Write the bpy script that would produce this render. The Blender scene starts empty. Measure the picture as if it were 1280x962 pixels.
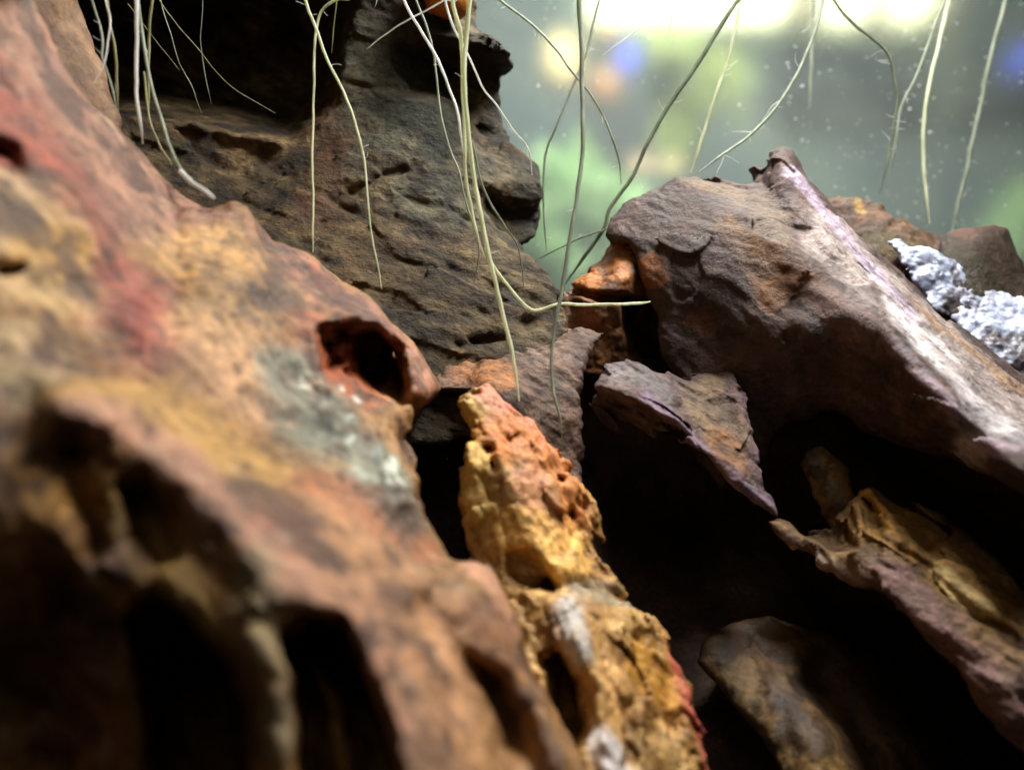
import bpy, math, random
import numpy as np
from mathutils import Vector

# ------------------------------------------------------------------ scene, camera, light
scene = bpy.context.scene
COL = scene.collection
CM = 0.01                                   # everything below is written in centimetres
HFOV = math.radians(67.0)
F = 640.0 / math.tan(HFOV / 2)              # focal length in photograph pixels (1280 wide)

cam_data = bpy.data.cameras.new('camera')
cam = bpy.data.objects.new('camera', cam_data); COL.objects.link(cam)
cam_data.sensor_width = 36.0
cam_data.angle = HFOV
cam_data.clip_start = 0.002
cam_data.clip_end = 50.0
cam.location = (0, 0, 0)
cam.rotation_euler = (math.radians(90), 0, 0)
cam_data.dof.use_dof = True
cam_data.dof.focus_distance = 15.3 * CM
cam_data.dof.aperture_fstop = 12.5
scene.camera = cam

world = bpy.data.worlds.new('World'); scene.world = world
world.use_nodes = True
world.node_tree.nodes['Background'].inputs[0].default_value = (0.75, 0.85, 1.0, 1)
world.node_tree.nodes['Background'].inputs[1].default_value = 0.002


def area_light(name, loc, target, sx, sy, watts, color):
    ld = bpy.data.lights.new(name, 'AREA')
    ld.shape = 'RECTANGLE'; ld.size = sx * CM; ld.size_y = sy * CM
    ld.energy = watts; ld.color = color
    o = bpy.data.objects.new(name, ld); COL.objects.link(o)
    o.location = Vector(loc) * CM
    d = Vector(target) - Vector(loc)
    o.rotation_euler = d.to_track_quat('-Z', 'Y').to_euler()
    return o

# the tank's hood lamp, plus unseen fill lights added on the near side and behind the tank
area_light('tank_hood_lamp', (8, 13.5, 21), (2, 12, 0), 14, 5, 1.6, (1.0, 0.98, 0.95))
area_light('fill_light_near', (2, -12, 22), (0, 12, 0), 14, 14, 0.075, (1.0, 0.86, 0.68))  # added fill from the camera side, no visible source
area_light('fill_light_far', (20, 60, 90), (20, 130, 10), 60, 40, 30.0, (0.95, 1.0, 0.92))  # added unseen light so the things behind the glass show up

vs = scene.view_settings
vs.view_transform = 'Standard'; vs.look = 'None'; vs.exposure = 0.0; vs.gamma = 1.0
vs.use_curve_mapping = False
scene.cycles.max_bounces = 6
scene.cycles.transparent_max_bounces = 12

# ------------------------------------------------------------------ helpers
rng = np.random.RandomState(7)
NT = 64
TABLES = [rng.rand(NT, NT, NT).astype(np.float32) * 2 - 1 for _ in range(3)]


def noise(p, table=0):
    """smooth value noise, p (N,3) in lattice units, result about -1..1"""
    p = p.astype(np.float32)
    fl = np.floor(p)
    i = fl.astype(np.int32)
    f = p - fl
    f = f * f * (3 - 2 * f)
    i0 = i & (NT - 1); i1 = (i + 1) & (NT - 1)
    T = TABLES[table].ravel()
    ax = i0[:, 0] * (NT * NT); bx = i1[:, 0] * (NT * NT)
    ay = i0[:, 1] * NT; by = i1[:, 1] * NT
    az = i0[:, 2]; bz = i1[:, 2]
    fx, fy, fz = f[:, 0], f[:, 1], f[:, 2]
    c00 = T[ax + ay + az] * (1 - fx) + T[bx + ay + az] * fx
    c10 = T[ax + by + az] * (1 - fx) + T[bx + by + az] * fx
    c01 = T[ax + ay + bz] * (1 - fx) + T[bx + ay + bz] * fx
    c11 = T[ax + by + bz] * (1 - fx) + T[bx + by + bz] * fx
    c0 = c00 * (1 - fy) + c10 * fy
    c1 = c01 * (1 - fy) + c11 * fy
    return c0 * (1 - fz) + c1 * fz


def fbm(p, wl, octaves=3, gain=0.5, seed=0.0, ridged=False, table=0):
    out = np.zeros(len(p), np.float32); a = 1.0; tot = 0.0
    q = p / wl + seed * 7.31
    for k in range(octaves):
        n = noise(q, (table + k) % 3)
        if ridged:
            n = 1 - 2 * np.abs(n)
        out += a * n; tot += a
        a *= gain; q = q * 2.03 + 11.7
    return out / tot


def lin(c):
    c = np.asarray(c, float) / 255.0
    return np.where(c <= 0.04045, c / 12.92, ((c + 0.055) / 1.055) ** 2.4)


def at(px, py, d):
    return np.array([(px - 640) / F * d, d, (481 - py) / F * d])


def tps(pts, vals, reg=1e-3):
    pts = np.asarray(pts, float); vals = np.asarray(vals, float); n = len(pts)
    c = pts.mean(0); s = max(pts.std(), 1e-6); q = (pts - c) / s

    def U(r2):
        return np.where(r2 > 1e-12, r2 * np.log(np.maximum(r2, 1e-12)), 0.0)
    K = U(((q[:, None] - q[None]) ** 2).sum(-1)) + reg * np.eye(n)
    P = np.c_[np.ones(n), q]
    A = np.zeros((n + 3, n + 3)); A[:n, :n] = K; A[:n, n:] = P; A[n:, :n] = P.T
    w = np.linalg.solve(A, np.r_[vals, 0, 0, 0])
    lo, hi = vals.min(), vals.max(); pad = 0.25 * (hi - lo) + 0.2

    def ev(X):
        X = (np.asarray(X, float) - c) / s
        out = np.c_[np.ones(len(X)), X] @ w[n:]
        for k in range(n):
            out += w[k] * U(((X - q[k]) ** 2).sum(-1))
        return np.clip(out, lo - pad, hi + pad)
    return ev


def seg_dist(P, a, b):
    """distance and parameter of points P (N,D) to the segment a-b"""
    ab = b - a
    t = np.clip(((P - a) @ ab) / max(ab @ ab, 1e-12), 0, 1)
    return np.sqrt(((P - a - t[:, None] * ab) ** 2).sum(-1)), t


def poly_sdf(P, poly):
    d = np.full(len(P), 1e9); inside = np.zeros(len(P), bool)
    n = len(poly)
    for i in range(n):
        a = poly[i]; b = poly[(i + 1) % n]
        d = np.minimum(d, seg_dist(P, a, b)[0])
        c = ((a[1] > P[:, 1]) != (b[1] > P[:, 1]))
        xi = (b[0] - a[0]) * (P[:, 1] - a[1]) / (b[1] - a[1] + 1e-12) + a[0]
        inside ^= c & (P[:, 0] < xi)
    return np.where(inside, -d, d)


def smax(a, b, k):
    h = np.maximum(k - np.abs(a - b), 0) / k
    return np.maximum(a, b) + h * h * k * 0.25


def sstep(x):
    x = np.clip(x, 0, 1)
    return x * x * (3 - 2 * x)


def surface_nets(f, org, h):
    nx, ny, nz = f.shape
    ins = f < 0
    cnt = np.zeros((nx - 1, ny - 1, nz - 1), np.int8)
    for dx in (0, 1):
        for dy in (0, 1):
            for dz in (0, 1):
                cnt += ins[dx:nx - 1 + dx, dy:ny - 1 + dy, dz:nz - 1 + dz]
    act = (cnt > 0) & (cnt < 8)
    I = np.argwhere(act)
    vid = np.full(act.shape, -1, np.int64); vid[act] = np.arange(len(I))
    corners = np.array([(a, b, c) for a in (0, 1) for b in (0, 1) for c in (0, 1)])
    V = np.stack([f[I[:, 0] + c[0], I[:, 1] + c[1], I[:, 2] + c[2]] for c in corners], 1)
    acc = np.zeros((len(I), 3)); n = np.zeros(len(I))
    for a in range(8):
        for b in range(a + 1, 8):
            if np.abs(corners[a] - corners[b]).sum() != 1:
                continue
            m = (V[:, a] < 0) != (V[:, b] < 0)
            t = V[m, a] / (V[m, a] - V[m, b])
            acc[m] += corners[a] + t[:, None] * (corners[b] - corners[a]); n[m] += 1
    verts = org + (I + acc / n[:, None]) * h
    quads = []
    for ax in range(3):
        sl0 = [slice(None)] * 3; sl1 = [slice(None)] * 3
        sl0[ax] = slice(0, -1); sl1[ax] = slice(1, None)
        s0 = ins[tuple(sl0)]; s1 = ins[tuple(sl1)]
        E = np.argwhere(s0 != s1)
        u, v = (ax + 1) % 3, (ax + 2) % 3
        ok = (E[:, u] > 0) & (E[:, v] > 0) & (E[:, u] < f.shape[u] - 1) & (E[:, v] < f.shape[v] - 1)
        E = E[ok]
        flip = ~s0[E[:, 0], E[:, 1], E[:, 2]]
        q = []
        for du, dv in ((-1, -1), (0, -1), (0, 0), (-1, 0)):
            c = E.copy(); c[:, u] += du; c[:, v] += dv
            q.append(vid[c[:, 0], c[:, 1], c[:, 2]])
        q = np.stack(q, 1)
        q[flip] = q[flip][:, ::-1]
        quads.append(q)
    return verts, np.concatenate(quads)


def mesh_from(name, verts, faces, smooth=True):
    me = bpy.data.meshes.new(name)
    k = faces.shape[1]
    me.vertices.add(len(verts)); me.vertices.foreach_set('co', (np.asarray(verts) * CM).astype(np.float32).ravel())
    me.loops.add(faces.size); me.loops.foreach_set('vertex_index', faces.astype(np.int32).ravel())
    me.polygons.add(len(faces))
    me.polygons.foreach_set('loop_start', np.arange(0, faces.size, k, dtype=np.int32))
    me.polygons.foreach_set('loop_total', np.full(len(faces), k, np.int32))
    me.polygons.foreach_set('use_smooth', np.full(len(faces), smooth, bool))
    me.update(calc_edges=True); me.validate()
    return me


def add(name, me, mat, label=None, cat=None, group=None, kind=None, parent=None):
    o = bpy.data.objects.new(name, me); COL.objects.link(o)
    if me is not None and mat is not None:
        me.materials.append(mat)
    if label: o['label'] = label
    if cat: o['category'] = cat
    if group: o['group'] = group
    if kind: o['kind'] = kind
    if parent: o.parent = parent
    return o


# ------------------------------------------------------------------ materials
def nodes_of(name):
    m = bpy.data.materials.new(name); m.use_nodes = True
    nt = m.node_tree; nt.nodes.clear()
    out = nt.nodes.new('ShaderNodeOutputMaterial')
    return m, nt, nt.nodes, nt.links, out


def rock_material(name, grain=900.0, bump=0.35, rough=0.62, var=0.45, bands=None, spec=0.35, micro=0.0006):
    m, nt, N, L, out = nodes_of(name)
    b = N.new('ShaderNodeBsdfPrincipled'); L.new(b.outputs[0], out.inputs[0])
    att = N.new('ShaderNodeAttribute'); att.attribute_name = 'Col'
    tc = N.new('ShaderNodeTexCoord')
    src = tc.outputs['Object']
    if bands:
        mp = N.new('ShaderNodeMapping'); L.new(src, mp.inputs[0])
        mp.inputs['Rotation'].default_value = bands[0]; mp.inputs['Scale'].default_value = bands[1]
        src = mp.outputs[0]
    n1 = N.new('ShaderNodeTexNoise'); n1.inputs['Scale'].default_value = grain
    n1.inputs['Detail'].default_value = 8; n1.inputs['Roughness'].default_value = 0.68
    L.new(src, n1.inputs['Vector'])
    n2 = N.new('ShaderNodeTexNoise'); n2.inputs['Scale'].default_value = grain * 0.22
    n2.inputs['Detail'].default_value = 6; n2.inputs['Roughness'].default_value = 0.6
    L.new(src, n2.inputs['Vector'])
    r1 = N.new('ShaderNodeMapRange'); L.new(n1.outputs[0], r1.inputs[0])
    r1.inputs[1].default_value = 0.3; r1.inputs[2].default_value = 0.7
    r1.inputs[3].default_value = 1 - var; r1.inputs[4].default_value = 1 + var
    r2 = N.new('ShaderNodeMapRange'); L.new(n2.outputs[0], r2.inputs[0])
    r2.inputs[1].default_value = 0.3; r2.inputs[2].default_value = 0.7
    r2.inputs[3].default_value = 1 - var * 0.7; r2.inputs[4].default_value = 1 + var * 0.7
    mu = N.new('ShaderNodeMath'); mu.operation = 'MULTIPLY'
    L.new(r1.outputs[0], mu.inputs[0]); L.new(r2.outputs[0], mu.inputs[1])
    mix = N.new('ShaderNodeVectorMath'); mix.operation = 'SCALE'
    L.new(att.outputs['Color'], mix.inputs[0]); L.new(mu.outputs[0], mix.inputs['Scale'])
    L.new(mix.outputs[0], b.inputs['Base Color'])
    rr = N.new('ShaderNodeMapRange'); L.new(n2.outputs[0], rr.inputs[0])
    rr.inputs[1].default_value = 0.3; rr.inputs[2].default_value = 0.7
    rr.inputs[3].default_value = rough - 0.14; rr.inputs[4].default_value = rough + 0.14
    L.new(rr.outputs[0], b.inputs['Roughness'])
    b.inputs['Specular IOR Level'].default_value = spec
    ad = N.new('ShaderNodeMath'); ad.operation = 'MULTIPLY_ADD'
    L.new(n2.outputs[0], ad.inputs[0]); ad.inputs[1].default_value = 1.6; L.new(n1.outputs[0], ad.inputs[2])
    bp = N.new('ShaderNodeBump'); bp.inputs['Strength'].default_value = bump
    bp.inputs['Distance'].default_value = micro
    L.new(ad.outputs[0], bp.inputs['Height']); L.new(bp.outputs[0], b.inputs['Normal'])
    return m


def root_material(name, color, tint, rough=0.4):
    m, nt, N, L, out = nodes_of(name)
    b = N.new('ShaderNodeBsdfPrincipled')
    tr = N.new('ShaderNodeBsdfTranslucent')
    mx = N.new('ShaderNodeMixShader'); mx.inputs[0].default_value = 0.45
    tc = N.new('ShaderNodeTexCoord')
    mp = N.new('ShaderNodeMapping'); L.new(tc.outputs['Object'], mp.inputs[0])
    mp.inputs['Scale'].default_value = (1, 1, 0.18)
    n = N.new('ShaderNodeTexNoise'); n.inputs['Scale'].default_value = 900; n.inputs['Detail'].default_value = 5
    L.new(mp.outputs[0], n.inputs['Vector'])
    cr = N.new('ShaderNodeValToRGB'); L.new(n.outputs[0], cr.inputs[0])
    cr.color_ramp.elements[0].position = 0.32; cr.color_ramp.elements[1].position = 0.68
    cr.color_ramp.elements[0].color = (*lin(tint), 1); cr.color_ramp.elements[1].color = (*lin(color), 1)
    L.new(cr.outputs[0], b.inputs['Base Color']); L.new(cr.outputs[0], tr.inputs['Color'])
    b.inputs['Roughness'].default_value = rough
    bp = N.new('ShaderNodeBump'); bp.inputs['Strength'].default_value = 0.3; bp.inputs['Distance'].default_value = 0.0002
    L.new(n.outputs[0], bp.inputs['Height']); L.new(bp.outputs[0], b.inputs['Normal'])
    L.new(b.outputs[0], mx.inputs[1]); L.new(tr.outputs[0], mx.inputs[2]); L.new(mx.outputs[0], out.inputs[0])
    return m


def plain_material(name, color, rough=0.6, var=0.3, scale=40, emit=0.0, spec=0.3):
    m, nt, N, L, out = nodes_of(name)
    b = N.new('ShaderNodeBsdfPrincipled'); L.new(b.outputs[0], out.inputs[0])
    n = N.new('ShaderNodeTexNoise'); n.inputs['Scale'].default_value = scale; n.inputs['Detail'].default_value = 4
    tc = N.new('ShaderNodeTexCoord'); L.new(tc.outputs['Object'], n.inputs['Vector'])
    cr = N.new('ShaderNodeValToRGB'); L.new(n.outputs[0], cr.inputs[0])
    c = lin(color)
    cr.color_ramp.elements[0].position = 0.3; cr.color_ramp.elements[1].position = 0.7
    cr.color_ramp.elements[0].color = (*(c * (1 - var)), 1); cr.color_ramp.elements[1].color = (*np.clip(c * (1 + var), 0, 1), 1)
    L.new(cr.outputs[0], b.inputs['Base Color'])
    b.inputs['Roughness'].default_value = rough; b.inputs['Specular IOR Level'].default_value = spec
    if emit:
        L.new(cr.outputs[0], b.inputs['Emission Color']); b.inputs['Emission Strength'].default_value = emit
    return m


# ------------------------------------------------------------------ rocks
class Rock:
    """A stone carved as a closed solid: traced outline, relief through measured depths,
    hollows and ridges, then layered noise; meshed from the distance field."""

    def __init__(s, outline, ctrl, thick, voxel, edge=0.6, taper=0.35, back=None):
        c = np.array(ctrl, float)
        s.D = tps(c[:, :2], c[:, 2])
        s.D0 = float(c[:, 2].mean())
        s.k = s.D0 / F                                   # cm per photograph pixel at the mean depth
        s.poly = np.array(outline, float)
        s.thick = thick; s.h = voxel; s.edge = edge; s.taper = taper; s.ops = []
        s.strokes = []

    def hole(s, pts, depth, soft=12):
        s.ops.append(('poly', np.array(pts, float), depth, soft)); return s

    def ridge(s, pts, delta, r):
        s.ops.append(('line', np.array(pts, float), delta, r)); return s

    def crease(s, pts, delta, r):
        s.ops.append(('tent', np.array(pts, float), delta, r)); return s

    def paint(s, pts, r, color, amt=1.0, warp=0.5, soft=0.6):
        s.strokes.append((np.array(pts, float), r, lin(color), amt, warp, soft)); return s

    def height(s, X):
        """depth in cm of the front of the stone along the sight lines X (pixels)"""
        H = s.D(X)
        q = np.c_[X, np.full(len(X), s.D0 * 13.0)]
        X = X + np.stack([9 * fbm(q, 70.0, 3, 0.6, j) for j in (1, 2)], 1)   # ragged rims
        for kind, P, delta, r in s.ops:
            if kind == 'poly':
                H = H + delta * sstep(0.5 - poly_sdf(X, P) / (2 * r))
            else:
                d = np.full(len(X), 1e9)
                for a, b in zip(P[:-1], P[1:]):
                    d = np.minimum(d, seg_dist(X, a, b)[0])
                H = H + delta * (np.exp(-(d / r) ** 2) if kind == 'line' else np.maximum(0, 1 - d / r))
        return np.maximum(H, 3.0)

    def build(s, coarse, fine, color, seed=1.0, mottle=()):
        """coarse(P)->cm displacement in the field, fine(P)->cm along normals, color(P,n)->rgb"""
        h = s.h; D0 = s.D0; k = s.k; pad = 0.5
        lo = s.poly.min(0) * k - pad; hi = s.poly.max(0) * k + pad
        us = np.arange(lo[0], hi[0], h); vs_ = np.arange(lo[1], hi[1], h)
        U, Vv = np.meshgrid(us, vs_, indexing='ij')
        px = np.c_[U.ravel(), Vv.ravel()] / k
        Hd = s.height(px).reshape(U.shape)
        q = np.c_[px, np.full(len(px), D0 * 29.0)]
        S = poly_sdf(px + np.stack([4.5 * fbm(q, 42.0, 3, 0.6, j) for j in (3, 4)], 1), s.poly).reshape(U.shape) * k
        H = D0 * np.log(Hd / D0)                         # log depth keeps the cells cubic
        gx, gz = np.gradient(H, h)
        G = np.clip(np.sqrt(1 + gx * gx + gz * gz), 1, 3.0)
        near = S < 0.4
        ws = np.arange(H[near].min() - 0.6, H[near].max() + s.thick + 0.6, h)
        Wv = ws[None, :, None]; Hb = H[:, None, :]
        f = smax((Hb - Wv) / G[:, None, :], S[:, None, :] + s.taper * np.maximum(Wv - Hb, 0), s.edge)
        f = np.maximum(f, Wv - (Hb + s.thick)).astype(np.float32)
        band = (np.abs(f) < 0.38) & (Wv < Hb + 1.8)
        I = np.argwhere(band)
        org = np.array([us[0], ws[0], vs_[0]])

        def world(q):
            d = D0 * np.exp(q[:, 1] / D0)
            return np.stack([(q[:, 0] - 640 * k) * d / D0, d, (481 * k - q[:, 2]) * d / D0], 1)
        P = world(org + I * h)
        f[band] += (coarse(P) * D0 / P[:, 1]).astype(np.float32)
        f[0] = f[-1] = 1; f[:, 0] = f[:, -1] = 1; f[:, :, 0] = f[:, :, -1] = 1
        V, Q = surface_nets(f, org, h)
        V, Q = largest(V, Q)                             # drop specks that the noise tore off
        V = world(V); Q = Q[:, ::-1]
        n = normals(V, Q)
        V = V + n * fine(V)[:, None]
        n = normals(V, Q)
        C = color(V, n)
        WV = np.stack([fbm(V, 0.9, 3, 0.55, seed + 3 + j) for j in range(3)], 1)
        tint = 1 + 0.3 * fbm(V, 0.35, 4, 0.65, seed)[:, None]
        FB = fbm(V, 0.3, 4, 0.7, seed + 8)
        for P2, r, c, amt, warp, soft in s.strokes:
            d = s.height(P2)
            W = np.stack([(P2[:, 0] - 640) / F * d, d, (481 - P2[:, 1]) / F * d], 1) * (1, 0.35, 1)
            r = r * d.mean() / F
            U3 = (V + WV * warp * r) * (1, 0.35, 1)
            dist = np.sqrt(((U3 - W[0]) ** 2).sum(-1))
            for a, b in zip(W[:-1], W[1:]):
                dist = np.minimum(dist, seg_dist(U3, a, b)[0])
            dist = dist + r * 0.45 * FB
            m = (amt * sstep((r * (1 + soft * 0.5) - dist) / (r * soft)))[:, None]
            C = C * (1 - m) + c * tint * m
        for j, (amt, wl, lo_, c) in enumerate(mottle):   # darker mineral staining
            m = amt * sstep((fbm(V, wl, 4, 0.62, seed + 20 + j) - lo_) / 0.35)[:, None]
            C = C * (1 - m) + lin(c) * m
        return V, Q, np.clip(C, 0.002, 0.95)


def largest(V, Q):
    lab = np.arange(len(V))
    for _ in range(400):
        m = lab[Q].min(1)
        new = lab.copy()
        for k in range(4):
            np.minimum.at(new, Q[:, k], m)
        new = new[new]
        new = new[new]
        if np.array_equal(new, lab):
            break
        lab = new
    u, c = np.unique(lab, return_counts=True)
    keep = lab == u[c.argmax()]
    idx = np.cumsum(keep) - 1
    Q = Q[keep[Q].all(1)]
    return V[keep], idx[Q]


def normals(V, Q):
    a = V[Q[:, 2]] - V[Q[:, 0]]; b = V[Q[:, 3]] - V[Q[:, 1]]
    fn = np.cross(a, b)
    n = np.zeros_like(V)
    for k in range(4):
        for j in range(3):
            n[:, j] += np.bincount(Q[:, k], fn[:, j], len(V))
    return n / np.maximum(np.linalg.norm(n, axis=1, keepdims=True), 1e-12)


def finish(name, built, mat, **kw):
    V, Q, C = built
    me = mesh_from(name, V, Q)
    at_ = me.color_attributes.new('Col', 'FLOAT_COLOR', 'POINT')
    at_.data.foreach_set('color', np.c_[C, np.ones(len(C))].astype(np.float32).ravel())
    return add(name, me, mat, **kw)


def blend(stops, t):
    """piecewise colour blend, stops [(t, (r,g,b 0-255))]"""
    ts = [q[0] for q in stops]; cs = np.array([lin(q[1]) for q in stops])
    return np.stack([np.interp(t, ts, cs[:, j]) for j in range(3)], 1)


def rot(P, deg, yaw=0.0):
    """coordinates along (u) and across (v) a bedding that dips to the right by deg"""
    a = math.radians(deg)
    u = P[:, 0] * math.cos(a) - P[:, 2] * math.sin(a)
    v = P[:, 0] * math.sin(a) + P[:, 2] * math.cos(a)
    return np.stack([u, P[:, 1], v], 1)


def strata(P, deg, along, across, octaves=4, seed=0.0, ridged=False):
    q = rot(P, deg)
    q[:, 2] += 0.25 * fbm(P, 1.4, 1, 0.5, seed)
    return fbm(q * np.array([1 / along, 1 / (along * 0.6), 1 / across]), 1.0, octaves, 0.55, seed, ridged)


def facets(P, deg, sx, sy, sz, seed=0):
    """broken planes: every scattered cell is its own tilted face"""
    q = rot(P, deg) / np.array([sx, sy, sz]) + seed * 5.17
    q = q + 0.2 * np.stack([fbm(P, 0.8, 1, 0.5, seed + 60 + j) for j in range(3)], 1)
    base = np.floor(q - 0.5).astype(np.int32)
    best = np.full(len(P), 9.0); val = np.zeros(len(P))
    for o in ((a, b, c) for a in (0, 1) for b in (0, 1) for c in (0, 1)):
        c = base + np.array(o); m = c & (NT - 1)
        jit = np.stack([T[m[:, 0], m[:, 1], m[:, 2]] for T in TABLES], 1)
        v = q - (c + jit * 0.32 + 0.5)
        d = (v * v).sum(1)
        tilt = np.roll(jit, 1, axis=1)
        k = d < best
        best = np.where(k, d, best)
        val = np.where(k, 0.5 * jit[:, 0] + (v * tilt).sum(1), val)
    return val.astype(np.float32)


M_FORE = rock_material('blushed_stone', grain=600, bump=0.8, rough=0.5, var=0.42, micro=0.0010, spec=0.5)
M_OCHRE = rock_material('ochre_stone', grain=900, bump=0.5, rough=0.55, var=0.4, micro=0.0007)
M_GREY = rock_material('bedded_grey_stone', grain=800, bump=1.0, rough=0.66, var=0.6, micro=0.0013,
                       bands=((0, math.radians(18), 0), (0.8, 0.85, 1.0)), spec=0.25)
M_PURPLE = rock_material('purple_brown_stone', grain=800, bump=0.8, rough=0.6, var=0.5, micro=0.0008, spec=0.35)
M_WHITE = rock_material('white_quartz', grain=900, bump=0.5, rough=0.3, var=0.25, micro=0.0005, spec=0.6)

# ---- back left: grey-brown bedded rock with the dark hollow
r = Rock(outline=[(20, -330), (540, -330), (590, -100), (598, 30), (622, 50), (641, 62), (649, 78), (645, 90), (630, 97), (625, 116),
                  (627, 140), (635, 162), (641, 180), (656, 190), (673, 206), (681, 226), (679, 246), (673, 258),
                  (673, 275), (666, 296), (656, 311), (671, 323), (691, 341), (702, 362), (709, 402), (704, 480),
                  (640, 540), (400, 590), (150, 450), (40, 220)],
         ctrl=[(60, -300, 14), (300, -300, 14.6), (500, -300, 16.5), (100, -120, 16), (300, -120, 16.2), (470, -120, 17.4), (600, 0, 18.6), (640, 75, 18.2), (560, 100, 17.8),  # unseen lip above the frame, pushed forward to shade hollow and wall
               (450, 60, 18.2), (460, 170, 17.2), (560, 200, 17.2), (640, 190, 18.2), (676, 230, 18), (610, 280, 16.8),
               (500, 280, 16.2), (400, 220, 16.8), (300, 190, 17.2), (200, 130, 17.2), (300, 300, 15.5),
               (420, 350, 15.2), (540, 380, 15.2), (650, 340, 16.2), (690, 380, 15.8), (500, 460, 14.4), (640, 450, 14.8),
               (250, 420, 14.5), (100, 200, 16)],
         thick=4.5, voxel=0.056, edge=0.22, taper=0.15)
r.hole([(60, -140), (440, -140), (432, 10), (415, 60), (405, 120), (360, 165), (300, 150), (250, 138), (190, 128), (90, 128)], 3.6, 22)
r.hole([(500, 62), (560, 60), (640, 84), (640, 120), (632, 170), (600, 185), (560, 130), (520, 110)], 0.9, 16)
r.ridge([(545, 42), (600, 52), (645, 74)], -0.9, 17)
r.hole([(615, 252), (675, 262), (670, 300), (650, 312), (620, 290)], 0.7, 12)
r.ridge([(610, 225), (650, 228), (680, 238)], -0.35, 16)
r.ridge([(215, 145), (262, 155), (310, 172), (345, 178)], -0.35, 10)
for pts, dp, rr_ in [([(440, 238), (470, 224), (505, 214)], 0.35, 5), ([(430, 100), (470, 108), (530, 112)], 0.25, 5),
                     ([(330, 205), (380, 240), (440, 262)], 0.2, 6), ([(500, 250), (560, 262), (610, 285)], 0.22, 6),
                     ([(240, 185), (290, 215), (340, 232)], 0.25, 8), ([(560, 330), (620, 355), (690, 385)], 0.2, 6),
                     ([(655, 400), (690, 396)], 0.4, 8), ([(590, 430), (625, 425)], 0.35, 8), ([(570, 433), (574, 436)], 0.35, 6)]:
    r.ridge(pts, dp * 0.55, rr_)
r.paint([(470, 60), (500, 150), (560, 250)], 64, (86, 86, 70), 0.6, 1.0, 1.0)
r.paint([(300, 190), (380, 170)], 26, (122, 98, 64), 0.6, 1.2, 1.0)
r.paint([(300, 300), (420, 340)], 60, (98, 78, 48), 0.55, 1.2, 1.0)
r.paint([(500, 290), (590, 300)], 24, (78, 58, 36), 0.6, 1.2, 1.0)
r.paint([(490, 140), (560, 165), (545, 190)], 26, (30, 36, 24), 0.8, 0.9)  # this and the next dark strokes paint in shade: knob, right edge, top
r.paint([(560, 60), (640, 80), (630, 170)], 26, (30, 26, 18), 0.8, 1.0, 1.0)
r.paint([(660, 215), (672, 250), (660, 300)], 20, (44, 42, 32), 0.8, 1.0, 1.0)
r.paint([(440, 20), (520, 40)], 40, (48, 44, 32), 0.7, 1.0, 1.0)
r.paint([(400, 110), (420, 170), (400, 260)], 24, (88, 58, 36), 0.55, 1.2, 1.0)
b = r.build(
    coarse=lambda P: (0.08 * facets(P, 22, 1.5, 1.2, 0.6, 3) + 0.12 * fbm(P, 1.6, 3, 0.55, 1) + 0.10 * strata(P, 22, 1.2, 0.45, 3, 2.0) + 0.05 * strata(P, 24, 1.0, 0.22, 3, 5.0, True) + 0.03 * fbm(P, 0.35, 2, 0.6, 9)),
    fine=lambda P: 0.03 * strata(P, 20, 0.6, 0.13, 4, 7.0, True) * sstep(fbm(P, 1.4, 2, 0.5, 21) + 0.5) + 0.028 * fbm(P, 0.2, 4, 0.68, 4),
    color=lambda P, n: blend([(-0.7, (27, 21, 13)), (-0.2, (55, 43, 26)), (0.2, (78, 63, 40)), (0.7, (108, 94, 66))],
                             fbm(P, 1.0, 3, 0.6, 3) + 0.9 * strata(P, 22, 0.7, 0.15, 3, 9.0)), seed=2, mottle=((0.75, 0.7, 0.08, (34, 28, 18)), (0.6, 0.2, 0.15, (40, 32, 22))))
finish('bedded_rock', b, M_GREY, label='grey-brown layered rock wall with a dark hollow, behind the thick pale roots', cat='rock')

# ---- brown stone at the upper left behind the blushed rock
r = Rock(outline=[(-60, -170), (102, -170), (107, 0), (122, 45), (142, 92), (160, 150), (150, 260), (20, 200), (-60, 0)],
         ctrl=[(60, -170, 13.5), (100, -170, 14), (70, 0, 13), (105, 20, 13.8), (110, 80, 13.2), (150, 150, 13.4), (90, 150, 12.6), (40, 60, 12.5)],
         thick=2.5, voxel=0.07, edge=0.4)
b = r.build(lambda P: 0.12 * fbm(P, 1.3, 3, 0.5, 3), lambda P: 0.03 * fbm(P, 0.3, 3, 0.5, 2),
            lambda P, n: blend([(-0.5, (92, 66, 44)), (0.5, (136, 104, 74))], fbm(P, 0.8, 3, 0.6, 3)), 4)
finish('brown_stone', b, M_FORE, label='narrow brown stone peeking out beside the bright white root, behind the blushed rock', cat='rock')

# ---- orange pebble at the top
r = Rock(outline=[(520, -60), (560, -75), (590, -50), (600, -10), (594, 22), (580, 36), (555, 34), (530, 24), (516, -10)],
         ctrl=[(520, -50, 17.4), (590, -40, 17.4), (555, -10, 16.9), (590, 20, 17.4), (535, 20, 17.4), (556, 34, 17.5)],
         thick=1.4, voxel=0.05, edge=0.5)
r.paint([(594, -30), (594, 20)], 9, (240, 170, 50), 0.8)
b = r.build(lambda P: 0.06 * fbm(P, 0.9, 2, 0.5, 6), lambda P: 0.01 * fbm(P, 0.2, 2, 0.5, 2),
            lambda P, n: blend([(-0.5, (150, 82, 20)), (0.5, (196, 122, 34))], fbm(P, 0.6, 3, 0.6, 3)), 4)
finish('orange_pebble', b, M_OCHRE, label='rounded orange pebble on top of the grey layered rock', cat='pebble')

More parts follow.
